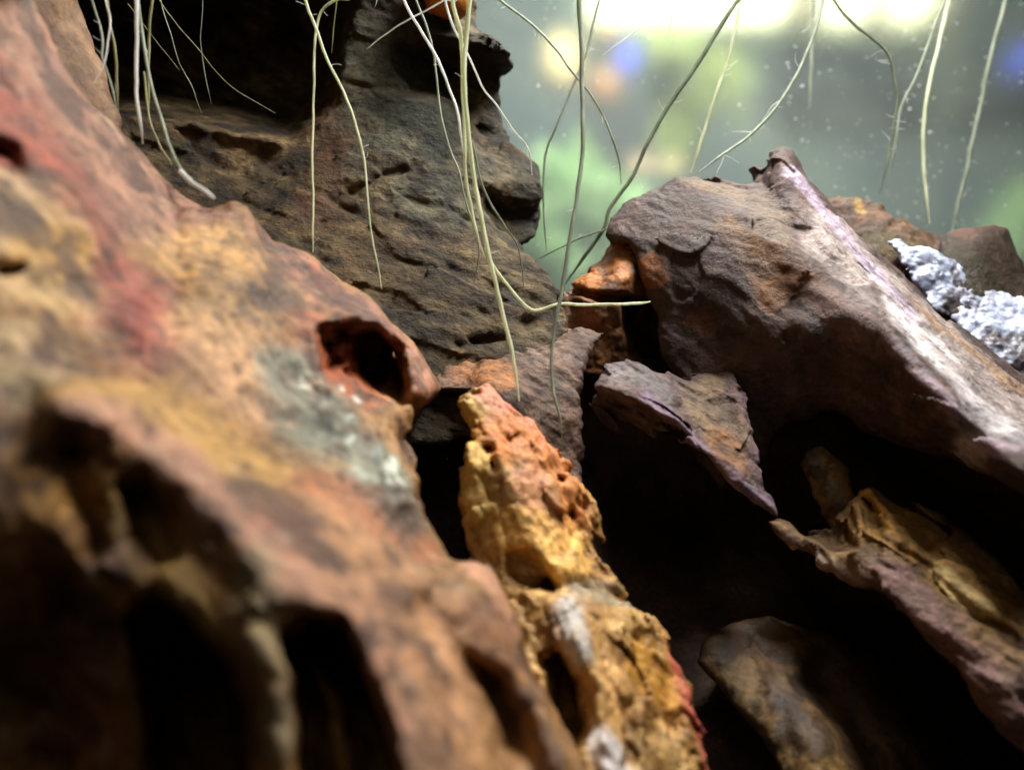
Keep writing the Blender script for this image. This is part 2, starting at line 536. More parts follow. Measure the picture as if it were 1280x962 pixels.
# ---- middle stone under the root tips
r = Rock(outline=[(520, 470), (556, 446), (590, 436), (645, 430), (690, 408), (722, 398), (768, 408), (752, 452), (738, 490), (734, 540),
                  (740, 620), (752, 680), (756, 760), (600, 760), (500, 640), (480, 540)],
         ctrl=[(540, 460, 14.2), (590, 440, 14.6), (645, 432, 14.8), (720, 400, 15.4), (755, 450, 14.6), (700, 480, 14), (620, 500, 13.6),
               (700, 560, 13.6), (750, 640, 13.4), (640, 640, 13.2), (740, 740, 13.4), (540, 600, 13.2), (520, 520, 13.6)],
         thick=2.5, voxel=0.035, edge=0.4)
r.hole([(490, 500), (585, 500), (592, 600), (590, 720), (500, 720)], 3.0, 14)
r.ridge([(595, 445), (610, 480), (640, 500)], -0.2, 20)
r.paint([(585, 455), (625, 470)], 26, (150, 96, 48), 0.8)
r.paint([(745, 600), (750, 650)], 26, (120, 104, 96), 0.6)
r.paint([(735, 460), (750, 520)], 28, (70, 44, 36), 0.7)
b = r.build(lambda P: 0.18 * fbm(P, 1.2, 4, 0.6, 3) + 0.04 * strata(P, 30, 0.7, 0.2, 2, 5.0, True), lambda P: 0.03 * fbm(P, 0.12, 3, 0.65, 2),
            lambda P, n: blend([(-0.6, (60, 42, 32)), (0, (94, 72, 58)), (0.6, (130, 104, 86))], fbm(P, 0.6, 4, 0.65, 3)), 4, mottle=((0.7, 0.4, 0.05, (54, 38, 28)),))
finish('dull_purple_stone', b, M_PURPLE, label='rough brownish purple stone under the tips of the long hanging roots', cat='rock')

# ---- orange stone in the gap
r = Rock(outline=[(682, 400), (698, 364), (716, 346), (740, 320), (762, 290), (792, 288), (806, 318), (822, 350), (836, 384), (838, 450), (760, 480), (695, 460)],
         ctrl=[(706, 368, 16.4), (746, 326, 16.8), (780, 300, 16.8), (780, 345, 15.7), (735, 360, 15.9), (800, 360, 16), (740, 420, 15.9), (830, 450, 16.4), (700, 440, 16)],
         thick=2, voxel=0.03, edge=0.18)
r.ridge([(712, 366), (750, 372), (790, 380)], 0.5, 5)
r.hole([(785, 382), (835, 380), (840, 450), (790, 440)], 1.6, 8)
r.paint([(780, 310), (770, 340), (735, 355)], 24, (160, 100, 46), 0.8, 0.9)
r.paint([(730, 400), (760, 410)], 16, (140, 80, 38), 0.6)
b = r.build(lambda P: 0.1 * fbm(P, 0.9, 3, 0.5, 8) + 0.05 * fbm(P, 0.4, 2, 0.5, 5, True), lambda P: 0.03 * fbm(P, 0.16, 3, 0.6, 2),
            lambda P, n: blend([(-0.6, (56, 36, 22)), (0, (98, 62, 34)), (0.6, (136, 90, 48))], fbm(P, 0.5, 4, 0.65, 3)), 4, mottle=((0.75, 0.35, 0.0, (56, 34, 20)),))
finish('rust_orange_stone', b, M_OCHRE, label='small rust orange stone wedged in the gap beside the big purple-brown rock', cat='rock')

# ---- far right stones
r = Rock(outline=[(1020, 250), (1046, 243), (1072, 235), (1084, 240), (1102, 246), (1128, 262), (1140, 260), (1152, 276), (1174, 284), (1190, 292),
                  (1200, 330), (1240, 420), (1180, 440), (1080, 400), (1020, 330)],
         ctrl=[(1030, 250, 20), (1072, 240, 20), (1110, 262, 19.4), (1180, 290, 19.6), (1100, 300, 18.6), (1150, 330, 18.2), (1200, 380, 18), (1080, 360, 18.6)],
         thick=2.5, voxel=0.04, edge=0.4)
r.paint([(1074, 245), (1078, 262)], 6, (140, 112, 56), 0.7, 1.2)
r.paint([(1100, 300), (1160, 320)], 18, (66, 62, 34), 0.6)
b = r.build(lambda P: 0.12 * fbm(P, 0.9, 3, 0.5, 13) + 0.08 * fbm(P, 0.4, 2, 0.5, 5, True), lambda P: 0.04 * fbm(P, 0.2, 3, 0.6, 2),
            lambda P, n: blend([(-0.6, (44, 30, 22)), (0, (78, 56, 40)), (0.6, (112, 82, 58))], fbm(P, 0.6, 4, 0.65, 3)), 4)
finish('jagged_brown_stone', b, M_PURPLE, label='jagged brown stone rising behind the bright ridge of the purple-brown rock', cat='rock')

r = Rock(outline=[(1165, 300), (1180, 282), (1210, 273), (1244, 269), (1264, 280), (1278, 306), (1300, 360), (1360, 480), (1220, 480), (1170, 380)],
         ctrl=[(1180, 285, 18.8), (1240, 270, 19), (1280, 310, 19), (1220, 310, 18.1), (1200, 380, 17.4), (1270, 380, 17.8), (1280, 450, 17.4), (1350, 470, 17.6)],
         thick=2.5, voxel=0.045, edge=0.5)
r.paint([(1200, 285), (1245, 275)], 12, (84, 52, 40), 0.6, 1.4, 1.0)
r.paint([(1210, 340), (1270, 390)], 30, (46, 40, 18), 0.6)
b = r.build(lambda P: 0.1 * fbm(P, 1.1, 3, 0.5, 23), lambda P: 0.03 * fbm(P, 0.25, 3, 0.6, 2),
            lambda P, n: blend([(-0.6, (30, 22, 14)), (0, (46, 33, 22)), (0.6, (70, 48, 36))], fbm(P, 0.7, 4, 0.65, 3)), 4)
finish('dark_rounded_stone', b, M_PURPLE, label='dark rounded reddish brown stone behind the white crystals', cat='rock')

# ---- the big purple-brown rock on the right
r = Rock(outline=[(835, 470), (822, 446), (818, 400), (803, 372), (794, 330), (784, 308), (764, 310), (754, 296), (760, 270), (776, 250), (800, 238),
                  (822, 232), (846, 217), (872, 212), (902, 214), (930, 222), (926, 208), (944, 196), (950, 200), (956, 184),
                  (976, 176), (994, 182), (1010, 204), (1024, 226), (1042, 252), (1078, 292), (1122, 336), (1172, 376), (1222, 416),
                  (1292, 472), (1460, 590), (1700, 760), (1700, 930), (1460, 760), (1292, 634), (1240, 604), (1182, 578), (1122, 560), (1082, 538), (1046, 515),
                  (1022, 520), (986, 534), (962, 554), (950, 600), (900, 610), (850, 540)],
         ctrl=[(756, 296, 16.4), (800, 240, 16.8), (790, 310, 16), (872, 214, 17), (930, 224, 17.2), (975, 186, 17.4), (940, 200, 17.8),
               (870, 290, 15.6), (830, 380, 15.5), (925, 270, 15.6), (900, 400, 15), (985, 215, 16.6), (1000, 310, 14.9), (1060, 356, 14.2), (1112, 402, 13.6),
               (1142, 452, 13.0), (1192, 502, 12.4), (1282, 592, 11.4), (1440, 720, 10),
               (1002, 210, 17.2), (1078, 294, 17), (1172, 380, 16.4), (1290, 474, 15.4), (1440, 580, 14),
               (1046, 513, 14.6), (1122, 556, 14), (1182, 574, 13.4), (1280, 624, 12.4), (962, 552, 15.0), (900, 500, 15.0), (1000, 440, 14.2), (1080, 450, 13.7),
               (900, 600, 15.2), (1040, 330, 14.7), (1050, 300, 15.6)],
         thick=6.0, voxel=0.04, edge=0.35, taper=0.2)
r.crease([(985, 300), (1060, 358), (1115, 405), (1190, 505), (1290, 600), (1500, 770)], -0.4, 60)
r.ridge([(976, 195), (1010, 250), (1060, 315), (1110, 370)], -0.22, 20)
r.ridge([(945, 225), (985, 270), (1040, 330), (1075, 365)], 0.28, 14)
r.hole([(905, 225), (950, 205), (958, 212), (960, 235)], 0.35, 6)
r.crease([(840, 330), (930, 400), (990, 440), (1000, 520)], -0.15, 60)
r.ridge([(985, 425), (1000, 455), (1040, 475), (1090, 500)], 0.10, 10)
r.ridge([(960, 330), (990, 365), (1030, 370)], 0.14, 26)
r.ridge([(1090, 335), (1100, 365), (1140, 400)], 0.2, 10)
r.ridge([(1170, 410), (1230, 470), (1300, 530)], 0.14, 10)
r.ridge([(1150, 420), (1210, 490), (1280, 555)], -0.1, 10)
r.paint([(1050, 295), (1110, 360), (1180, 425), (1260, 500), (1400, 620)], 60, (150, 136, 130), 0.9, 0.7, 0.7)  # slope facing the lamp, its brightness painted in as pale colour
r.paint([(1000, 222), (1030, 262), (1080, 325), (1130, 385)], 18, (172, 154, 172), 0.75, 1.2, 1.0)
r.paint([(1120, 385), (1180, 450), (1250, 530), (1330, 600)], 24, (206, 198, 198), 0.75, 2.0, 1.3)  # painted highlight along the lit slope
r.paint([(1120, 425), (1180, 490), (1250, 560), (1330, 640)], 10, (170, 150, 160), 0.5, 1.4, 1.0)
r.paint([(1140, 375), (1220, 445), (1300, 505)], 12, (138, 102, 64), 0.65, 2.2, 1.2)
r.paint([(1090, 352), (1100, 375)], 8, (70, 54, 48), 0.7, 1.4, 1.0)
r.paint([(880, 230), (930, 245), (980, 290)], 24, (104, 88, 68), 0.6, 1.2, 1.0)
r.paint([(950, 330), (990, 370), (1020, 378)], 28, (108, 70, 34), 0.7, 1.2, 1.0)
r.paint([(900, 290), (940, 320)], 22, (104, 78, 50), 0.6, 1.2, 1.0)
r.paint([(830, 280), (860, 330), (850, 390)], 40, (52, 38, 32), 0.75, 1.2, 1.0)
r.paint([(812, 330), (818, 350)], 12, (136, 84, 38), 0.8, 0.8)
r.paint([(860, 405), (875, 412)], 12, (110, 70, 38), 0.6, 1.4)
r.paint([(1040, 380), (1090, 420)], 30, (104, 84, 80), 0.6, 0.6)
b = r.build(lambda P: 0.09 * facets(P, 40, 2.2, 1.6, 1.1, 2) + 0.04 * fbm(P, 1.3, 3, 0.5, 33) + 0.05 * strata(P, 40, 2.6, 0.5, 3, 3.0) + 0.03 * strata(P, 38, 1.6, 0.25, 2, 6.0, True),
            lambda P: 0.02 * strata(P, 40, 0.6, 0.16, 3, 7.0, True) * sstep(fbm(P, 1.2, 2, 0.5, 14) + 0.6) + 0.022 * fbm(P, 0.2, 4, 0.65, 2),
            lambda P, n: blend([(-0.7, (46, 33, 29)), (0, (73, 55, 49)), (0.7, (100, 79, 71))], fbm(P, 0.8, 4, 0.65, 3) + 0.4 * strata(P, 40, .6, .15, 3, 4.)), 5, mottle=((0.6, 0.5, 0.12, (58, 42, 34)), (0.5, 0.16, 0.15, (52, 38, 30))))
right = finish('purple_brown_rock', b, M_PURPLE, label='large purple-brown rock with a lit slope painted pale along its ridge', cat='rock')

# ---- purple-edged ledge below it
r = Rock(outline=[(736, 482), (740, 458), (762, 442), (800, 446), (838, 452), (862, 462), (920, 456), (936, 490), (944, 540), (960, 590), (992, 672),
                  (950, 642), (914, 610), (872, 566), (840, 545), (800, 545), (762, 532), (738, 506)],
         ctrl=[(740, 470, 14.4), (762, 444, 14.8), (838, 454, 15), (920, 458, 15.1), (956, 590, 13.6), (974, 638, 13.2), (912, 600, 13.3), (872, 560, 13.4),
               (830, 520, 13.5), (790, 490, 13.7), (750, 490, 14), (860, 490, 14.3), (900, 530, 14), (930, 500, 14.4), (800, 460, 14.4), (800, 535, 14.2), (760, 518, 14.4)],
         thick=3.0, voxel=0.03, edge=0.15)
r.crease([(742, 478), (800, 500), (850, 530), (910, 582), (975, 650)], -0.3, 30)
r.ridge([(750, 494), (800, 514), (850, 552)], 0.25, 6)
r.ridge([(914, 468), (930, 530), (948, 592), (964, 628)], -0.12, 9)
r.paint([(760, 458), (800, 472), (830, 490)], 20, (104, 96, 94), 0.75, 1.0, 1.0)
r.paint([(810, 500), (860, 545), (920, 600), (970, 636)], 11, (116, 96, 114), 0.7, 1.2, 1.0)
r.paint([(925, 465), (942, 530), (958, 600)], 6, (116, 96, 106), 0.6, 1.4, 1.0)
r.paint([(880, 490), (895, 520)], 26, (112, 92, 66), 0.75, 1.2, 1.0)
r.paint([(900, 545), (925, 580)], 16, (120, 80, 40), 0.75, 1.4, 1.0)
b = r.build(lambda P: 0.09 * facets(P, 40, 1.2, 0.9, 0.6, 5) + 0.08 * fbm(P, 0.7, 4, 0.58, 43) + 0.04 * strata(P, 40, 1.2, 0.22, 2, 6.0, True), lambda P: 0.025 * fbm(P, 0.18, 3, 0.6, 2),
            lambda P, n: blend([(-0.6, (54, 39, 35)), (0, (80, 61, 56)), (0.6, (108, 86, 80))], fbm(P, 0.6, 4, 0.65, 3)), 5, mottle=((0.6, 0.3, 0.12, (54, 40, 34)),))
finish('ledge_stone', b, M_PURPLE, label='wedge-shaped stone ledge with a pale purple edge, under the big purple-brown rock', cat='rock')

# ---- lower right band
r = Rock(outline=[(950, 652), (974, 642), (1006, 654), (1036, 648), (1056, 622), (1074, 600), (1094, 594), (1112, 608),
                  (1160, 632), (1210, 664), (1262, 704), (1300, 744), (1460, 850), (1460, 1150), (1292, 964), (1222, 890), (1200, 856), (1182, 830), (1150, 798),
                  (1118, 766), (1104, 752), (1074, 742), (1030, 716), (990, 692)],
         ctrl=[(965, 666, 13.4), (1010, 580, 14.2), (1080, 592, 13.9), (1050, 690, 12.9), (1030, 712, 12.9), (1104, 750, 12.2), (1160, 640, 13.4), (1262, 710, 12.6), (1300, 750, 12.2),
               (1120, 700, 12.2), (1200, 780, 11.3), (1182, 828, 11.6), (1222, 888, 11.2), (1292, 960, 10.6), (1280, 840, 10.6), (1440, 1000, 9.4), (1440, 900, 10.2), (1200, 720, 12)],
         thick=2.2, voxel=0.036, edge=0.3)
r.hole([(1082, 620), (1094, 628), (1106, 660), (1100, 672), (1086, 650)], 0.4, 8)
r.hole([(1000, 664), (1040, 660), (1062, 640), (1070, 680), (1040, 692)], 0.6, 9)
r.ridge([(1110, 735), (1190, 810), (1260, 900)], -0.25, 26)
r.ridge([(1130, 690), (1200, 750), (1270, 800)], 0.25, 10)
r.paint([(1120, 740), (1180, 800), (1250, 880), (1300, 950)], 38, (108, 80, 74), 0.9, 0.7, 0.8)
r.paint([(1100, 640), (1160, 690), (1230, 740)], 34, (142, 106, 50), 0.8, 1.2, 1.0)
r.paint([(1180, 720), (1230, 760)], 14, (202, 176, 118), 0.7, 0.8)
r.paint([(1080, 600), (1105, 650)], 12, (170, 124, 52), 0.8)
r.paint([(985, 680), (1060, 725)], 12, (150, 130, 120), 0.6)
b = r.build(lambda P: 0.09 * facets(P, 42, 1.3, 0.9, 0.6, 9) + 0.06 * fbm(P, 0.9, 3, 0.5, 53) + 0.06 * strata(P, 42, 0.7, 0.2, 2, 6.0, True), lambda P: 0.03 * fbm(P, 0.2, 3, 0.6, 2),
            lambda P, n: blend([(-0.6, (58, 40, 24)), (0, (92, 68, 40)), (0.6, (126, 98, 62))], fbm(P, 0.6, 4, 0.65, 3)), 5, mottle=((0.6, 0.35, 0.1, (56, 38, 22)),))
finish('banded_stone', b, M_PURPLE, label='stone slab with a mauve band below yellow crust, beneath the black crevice', cat='rock')

# ---- thin splinter inside the crevice
r = Rock(outline=[(990, 575), (1004, 556), (1030, 552), (1058, 580), (1080, 620), (1096, 664), (1104, 704), (1060, 704), (1030, 660), (1006, 620)],
         ctrl=[(1004, 562, 15), (1020, 556, 15), (1050, 600, 14.5), (1090, 665, 14), (1080, 700, 13.6), (1030, 640, 14.4), (1055, 650, 14)],
         thick=1.2, voxel=0.036, edge=0.2)
r.paint([(1020, 570), (1060, 640)], 8, (120, 116, 96), 0.7, 1.2)
b = r.build(lambda P: 0.12 * fbm(P, 0.7, 3, 0.5, 57), lambda P: 0.03 * fbm(P, 0.2, 3, 0.6, 2),
            lambda P, n: blend([(-0.6, (74, 52, 26)), (0, (112, 82, 44)), (0.6, (156, 120, 70))], fbm(P, 0.4, 4, 0.65, 3)), 5, mottle=((0.7, 0.3, 0.0, (48, 32, 18)),))
finish('stone_splinter', b, M_OCHRE, label='thin brownish stone splinter leaning inside the black crevice', cat='rock')

# ---- bottom stone
r = Rock(outline=[(858, 830), (868, 790), (900, 768), (960, 762), (1040, 774), (1120, 800), (1200, 860), (1300, 960), (1300, 1180), (985, 1180), (985, 1010), (955, 950), (925, 905), (886, 865)],
         ctrl=[(872, 800, 13.4), (930, 765, 14), (1010, 785, 14.2), (1120, 860, 14), (1240, 1000, 13), (900, 865, 12.8), (960, 940, 12), (950, 860, 12.6), (1030, 930, 11.8), (1020, 1100, 11), (1200, 1100, 12),
               (1080, 900, 12.9), (1000, 850, 13)],
         thick=2.4, voxel=0.045, edge=0.6)
r.ridge([(955, 800), (972, 880), (985, 970)], 0.2, 26)
r.ridge([(1020, 850), (1060, 900), (1090, 960)], 0.5, 22)
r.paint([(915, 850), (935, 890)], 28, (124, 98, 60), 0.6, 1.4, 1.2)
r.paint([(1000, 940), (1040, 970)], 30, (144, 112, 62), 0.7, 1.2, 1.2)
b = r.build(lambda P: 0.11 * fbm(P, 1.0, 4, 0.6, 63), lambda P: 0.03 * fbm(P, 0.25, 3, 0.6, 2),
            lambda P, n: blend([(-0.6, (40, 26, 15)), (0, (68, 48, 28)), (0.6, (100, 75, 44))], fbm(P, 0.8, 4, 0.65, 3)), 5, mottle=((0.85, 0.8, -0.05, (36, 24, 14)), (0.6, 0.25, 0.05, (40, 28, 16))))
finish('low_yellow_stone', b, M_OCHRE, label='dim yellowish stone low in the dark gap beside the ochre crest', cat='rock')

# ---- dark rock at the back of the crevices
r = Rock(outline=[(400, 500), (520, 470), (690, 450), (760, 420), (900, 380), (1100, 380), (1300, 460), (1480, 560), (1750, 700), (1750, 1230), (420, 1230)],
         ctrl=[(420, 510, 16.8), (430, 620, 15.8), (560, 560, 15.8), (540, 800, 14.5), (540, 1150, 11.5), (700, 480, 16.5), (760, 440, 17.5), (900, 400, 19), (1100, 400, 19), (1300, 480, 18.5), (1460, 580, 17), (800, 600, 18), (960, 560, 17.5), (1046, 515, 16.8), (1182, 575, 15.6), (1290, 630, 14.4), (1500, 780, 12.6), (1700, 940, 11), (1000, 640, 18.8), (1150, 680, 18), (1300, 760, 16.5), (1450, 900, 14.5),
               (760, 760, 16.5), (900, 800, 16), (1050, 850, 15), (1200, 950, 13.5), (1400, 1100, 12), (800, 1000, 13.5), (1000, 1100, 12.4), (800, 1200, 12), (1200, 1200, 11.5)],
         thick=3, voxel=0.12, edge=0.6)
b = r.build(lambda P: 0.25 * fbm(P, 1.6, 3, 0.5, 93), lambda P: 0.03 * fbm(P, 0.3, 3, 0.6, 2),
            lambda P, n: blend([(-0.6, (48, 38, 32)), (0, (70, 54, 44)), (0.6, (92, 70, 56))], fbm(P, 0.9, 4, 0.65, 3)), 5)
finish('cave_rock', b, M_PURPLE, label='dark brown rock closing the black crevice under the purple-brown rock', cat='rock')

# ---- ochre crest
r = Rock(outline=[(570, 640), (564, 560), (558, 500), (580, 474), (612, 472), (646, 490), (682, 512), (714, 556), (744, 604), (756, 648), (770, 690), (802, 728), (834, 754),
                  (854, 790), (864, 840), (882, 880), (897, 912), (897, 964), (908, 1150), (540, 1150), (520, 900), (540, 740), (580, 690)],
         ctrl=[(570, 492, 12.4), (612, 478, 12.6), (672, 516, 12.6), (731, 608, 12.4), (757, 690, 12.1), (822, 756, 11.6), (852, 840, 11), (889, 912, 10.4), (895, 1100, 9.6),
               (600, 560, 11.7), (660, 600, 11.5), (620, 660, 11.4), (700, 690, 11.2), (690, 760, 10.6), (780, 780, 10.6), (790, 880, 9.6), (720, 860, 9.6), (760, 960, 8.8), (820, 1100, 8.6),
               (540, 600, 12.2), (560, 680, 12), (620, 900, 10)],
         thick=2.8, voxel=0.036, edge=0.45)
r.hole([(636, 694), (660, 690), (690, 720), (700, 744), (665, 740), (640, 720)], 0.4, 10)
r.hole([(680, 824), (700, 812), (722, 850), (732, 910), (720, 936), (690, 900)], 1.4, 10)
r.ridge([(690, 735), (740, 735), (780, 748)], 0.22, 12)
r.ridge([(580, 500), (590, 570), (592, 650)], -0.22, 12)
r.ridge([(800, 800), (830, 850), (830, 900)], 0.4, 20)
r.ridge([(725, 770), (720, 800)], -0.25, 28)
r.ridge([(755, 940), (770, 980)], -0.25, 28)
r.ridge([(785, 880), (780, 960)], 0.3, 12)
r.ridge([(720, 800), (750, 860), (755, 920)], -0.25, 14)
r.paint([(590, 520), (600, 640)], 22, (206, 170, 92), 0.7)
r.paint([(610, 485), (660, 510), (700, 560)], 16, (192, 120, 96), 0.85, 0.6)
r.paint([(640, 540), (700, 580), (725, 640)], 26, (190, 112, 56), 0.65, 1.1)
r.paint([(660, 600), (680, 640)], 22, (204, 140, 104), 0.6, 0.8)
r.paint([(640, 660), (720, 690)], 28, (220, 170, 88), 0.7, 0.8)
r.paint([(720, 735), (780, 745)], 12, (122, 112, 88), 0.85, 0.6)
r.paint([(722, 765), (722, 800)], 20, (176, 172, 166), 0.8, 1.4, 1.2)
r.paint([(748, 930), (762, 960), (790, 1000)], 20, (190, 186, 186), 0.8, 1.4, 1.2)
r.paint([(840, 790), (860, 870), (885, 920), (890, 1000)], 13, (164, 74, 62), 0.85, 0.8, 1.0)
r.paint([(800, 820), (830, 860)], 24, (150, 102, 20), 0.7, 0.8)
r.paint([(760, 830), (780, 900)], 16, (206, 156, 98), 0.6, 0.8)
r.paint([(790, 930), (840, 950)], 18, (112, 84, 40), 0.6, 0.8)
for px, py, rr_ in [(614, 559, 5), (716, 646, 6), (700, 600, 4), (617, 580, 4)]:
    r.ridge([(px, py), (px + 1, py + 1)], 0.4, rr_)
b = r.build(lambda P: 0.08 * facets(P, 65, 0.9, 0.7, 0.5, 7) + 0.09 * fbm(P, 1.0, 3, 0.55, 73) + 0.07 * strata(P, 65, 0.6, 0.25, 3, 6.0, True),
            lambda P: 0.04 * strata(P, 62, 0.35, 0.13, 3, 3.0, True) + 0.025 * fbm(P, 0.16, 3, 0.6, 2),
            lambda P, n: blend([(-0.7, (78, 48, 18)), (-0.2, (132, 94, 44)), (0.2, (168, 128, 70)), (0.7, (194, 160, 106))], fbm(P, 0.6, 4, 0.65, 3) + 0.5 * strata(P, 62, .4, .12, 3, 4.)), 5, mottle=((0.6, 0.45, 0.15, (104, 60, 22)), (0.55, 0.14, 0.15, (110, 70, 32))))
finish('ochre_crest_rock', b, M_OCHRE, label='ochre yellow rock crest streaked with orange and pink, with a whitish mineral knob', cat='rock')

# ---- blushed foreground rock
r = Rock(outline=[(-330, -230), (30, -230), (50, 0), (64, 30), (84, 80), (110, 114), (150, 143), (190, 198), (226, 240), (262, 252), (290, 243), (322, 260), (342, 300),
                  (380, 310), (406, 334), (432, 352), (470, 370), (500, 402), (530, 440), (554, 486), (546, 502), (528, 514), (518, 545), (538, 600), (546, 645), (572, 690),
                  (592, 688), (622, 700), (640, 736), (656, 786), (670, 836), (706, 904), (745, 968), (815, 1200), (-330, 1200)],
         ctrl=[(-300, -200, 7.5), (20, -220, 9), (60, 20, 9.8), (150, 143, 10.6), (226, 240, 11.2), (290, 244, 11.4), (342, 300, 11.4), (432, 352, 11.8), (500, 402, 12), (552, 486, 12),
               (0, 120, 8.8), (100, 250, 9), (0, 300, 7.6), (200, 350, 9.4), (300, 350, 10.2), (400, 420, 10.8), (480, 400, 11.5), (100, 420, 7.8), (230, 440, 8.6), (350, 500, 9.6),
               (0, 450, 6.8), (50, 540, 6.4), (0, 560, 6.2), (130, 480, 7.2), (200, 520, 7.7), (300, 560, 8.4), (420, 560, 9.4), (520, 620, 9.6), (560, 690, 9.4), (622, 702, 9.6), (684, 832, 8.6), (762, 964, 7.6),
               (0, 640, 6.0), (50, 640, 6.1), (130, 660, 6.7), (300, 660, 7.2), (430, 660, 8), (520, 740, 7.9), (600, 760, 8.4), (620, 860, 7.6), (400, 760, 7), (500, 880, 6.8), (300, 800, 6.4), (0, 760, 6.4), (0, 850, 7.0),
               (150, 850, 7.0), (0, 1000, 7.2), (300, 1000, 6.4), (500, 1000, 6), (700, 1050, 6.6), (-250, 300, 6.5), (-250, 900, 6.6), (-200, 600, 5.6), (300, 1180, 5), (700, 1180, 6)],
         thick=3.0, voxel=0.048, edge=0.5, taper=0.08)
# sweeping ridge across the lower half and the hollows beneath it
r.ridge([(92, 505), (150, 530), (215, 575), (285, 640), (360, 720), (440, 775), (490, 850), (530, 990)], -0.42, 40)
r.ridge([(90, 505), (125, 515)], -0.2, 40)
r.hole([(150, 606), (178, 598), (214, 640), (222, 692), (200, 704), (170, 670)], 0.45, 12)
r.ridge([(82, 560), (98, 610), (120, 680)], 0.25, 18)
r.hole([(168, 770), (190, 745), (230, 770), (280, 825), (305, 885), (312, 1060), (200, 1060), (185, 880)], 1.9, 14)
r.hole([(356, 800), (385, 776), (425, 778), (452, 830), (482, 900), (505, 1010), (380, 1010), (370, 880)], 1.9, 14)
r.ridge([(395, 830), (415, 880), (425, 960)], -1.0, 26)
r.ridge([(325, 760), (338, 850), (342, 980)], -0.2, 32)
r.ridge([(45, 690), (75, 720), (85, 770)], 0.3, 20)
r.ridge([(-40, 900), (40, 890), (60, 960)], 0.35, 40)
r.ridge([(135, 420), (180, 460), (130, 480), (90, 440)], 0.2, 26)
r.ridge([(0, 340), (20, 336)], 0.3, 8)
r.ridge([(0, 190), (12, 195)], 0.4, 16)
r.hole([(392, 410), (436, 400), (470, 412), (480, 470), (455, 500), (410, 476)], 0.7, 8)
r.hole([(440, 420), (472, 414), (496, 440), (506, 478), (500, 498), (470, 496), (446, 470)], 1.9, 9)
for px, py in ((408, 430), (425, 415), (420, 452), (438, 440), (410, 462), (432, 470)):
    r.ridge([(px, py), (px + 3, py + 2)], 0.35, 7)
r.ridge([(530, 760), (580, 830), (630, 930)], 0.35, 24)
r.ridge([(580, 705), (630, 780), (660, 850), (700, 940)], -0.25, 18)
r.hole([(590, 820), (630, 850), (690, 980), (640, 1010)], 0.5, 20)
r.ridge([(310, 255), (322, 300), (318, 360)], -0.12, 14)
r.ridge([(215, 270), (225, 340), (215, 420)], 0.15, 16)
r.ridge([(500, 655), (530, 690)], 0.25, 22)
# colour zones of the stone itself
r.paint([(40, 10), (110, 150), (200, 260)], 62, (148, 106, 88), 0.75, 0.9, 1.0)
r.paint([(-60, 60), (20, 180), (95, 290), (140, 350), (172, 440)], 34, (126, 54, 38), 0.9, 0.9, 1.6)
r.paint([(150, 330), (175, 420)], 26, (138, 66, 50), 0.7, 1.1, 1.0)
r.paint([(-40, 220), (10, 250), (30, 330)], 44, (172, 142, 94), 0.8, 1.0, 1.0)
r.paint([(60, 285), (50, 330)], 24, (178, 130, 44), 0.7, 0.7)
r.paint([(0, 420), (40, 470)], 40, (150, 128, 90), 0.7, 0.8)
r.paint([(90, 420), (130, 470)], 28, (104, 72, 34), 0.7, 0.8)
r.paint([(250, 310), (290, 400)], 44, (182, 138, 78), 0.7, 1.0, 1.0)
r.paint([(260, 420), (330, 470)], 50, (184, 140, 100), 0.7, 1.0, 1.0)
r.paint([(330, 280), (420, 360), (500, 420), (545, 480)], 22, (162, 104, 84), 0.75, 1.0, 1.0)
r.paint([(390, 320), (420, 345)], 14, (182, 88, 66), 0.8, 0.6)
r.paint([(150, 490), (240, 540), (320, 590)], 40, (168, 126, 58), 0.8, 1.0, 1.0)
r.paint([(95, 500), (190, 560), (280, 640), (370, 720), (460, 800), (500, 900)], 32, (160, 114, 92), 0.8, 0.9, 1.0)
r.paint([(420, 640), (460, 720), (520, 800), (560, 900)], 52, (164, 116, 78), 0.7, 1.0, 1.0)
r.paint([(390, 600), (470, 640), (530, 700)], 20, (142, 76, 40), 0.6, 0.9)
r.paint([(340, 650), (365, 670)], 24, (160, 92, 72), 0.6, 0.8)
r.paint([(590, 770), (620, 850)], 26, (110, 66, 34), 0.7, 0.8)
r.paint([(590, 700), (640, 760), (680, 850)], 18, (180, 128, 98), 0.7, 0.5)
r.paint([(160, 620), (180, 700), (260, 780)], 24, (140, 112, 44), 0.7, 0.8)
r.paint([(300, 720), (340, 800), (345, 930)], 26, (132, 118, 84), 0.7, 1.2, 1.2)
r.paint([(395, 840), (425, 930)], 24, (128, 92, 30), 0.8, 0.6)
r.paint([(-20, 600), (60, 640)], 50, (156, 112, 44), 0.8, 0.8)
r.paint([(60, 820), (120, 930)], 50, (120, 62, 28), 0.7, 0.8)
r.paint([(408, 420), (425, 450), (445, 480)], 36, (158, 72, 20), 0.9, 0.6)
r.paint([(366, 460), (400, 535), (455, 575), (515, 630)], 28, (108, 110, 94), 0.9, 1.3, 1.0)
r.paint([(380, 520), (388, 530)], 14, (86, 86, 66), 0.7, 1.0)
r.paint([(490, 575), (500, 600)], 12, (206, 212, 194), 0.8, 1.2)
r.paint([(385, 470), (400, 500)], 9, (190, 196, 178), 0.7, 1.2)
r.paint([(440, 590), (460, 600)], 9, (186, 190, 172), 0.7, 1.2)
r.paint([(478, 590), (482, 594)], 6, (60, 60, 44), 0.9, 0.6)
vein = random.Random(8)
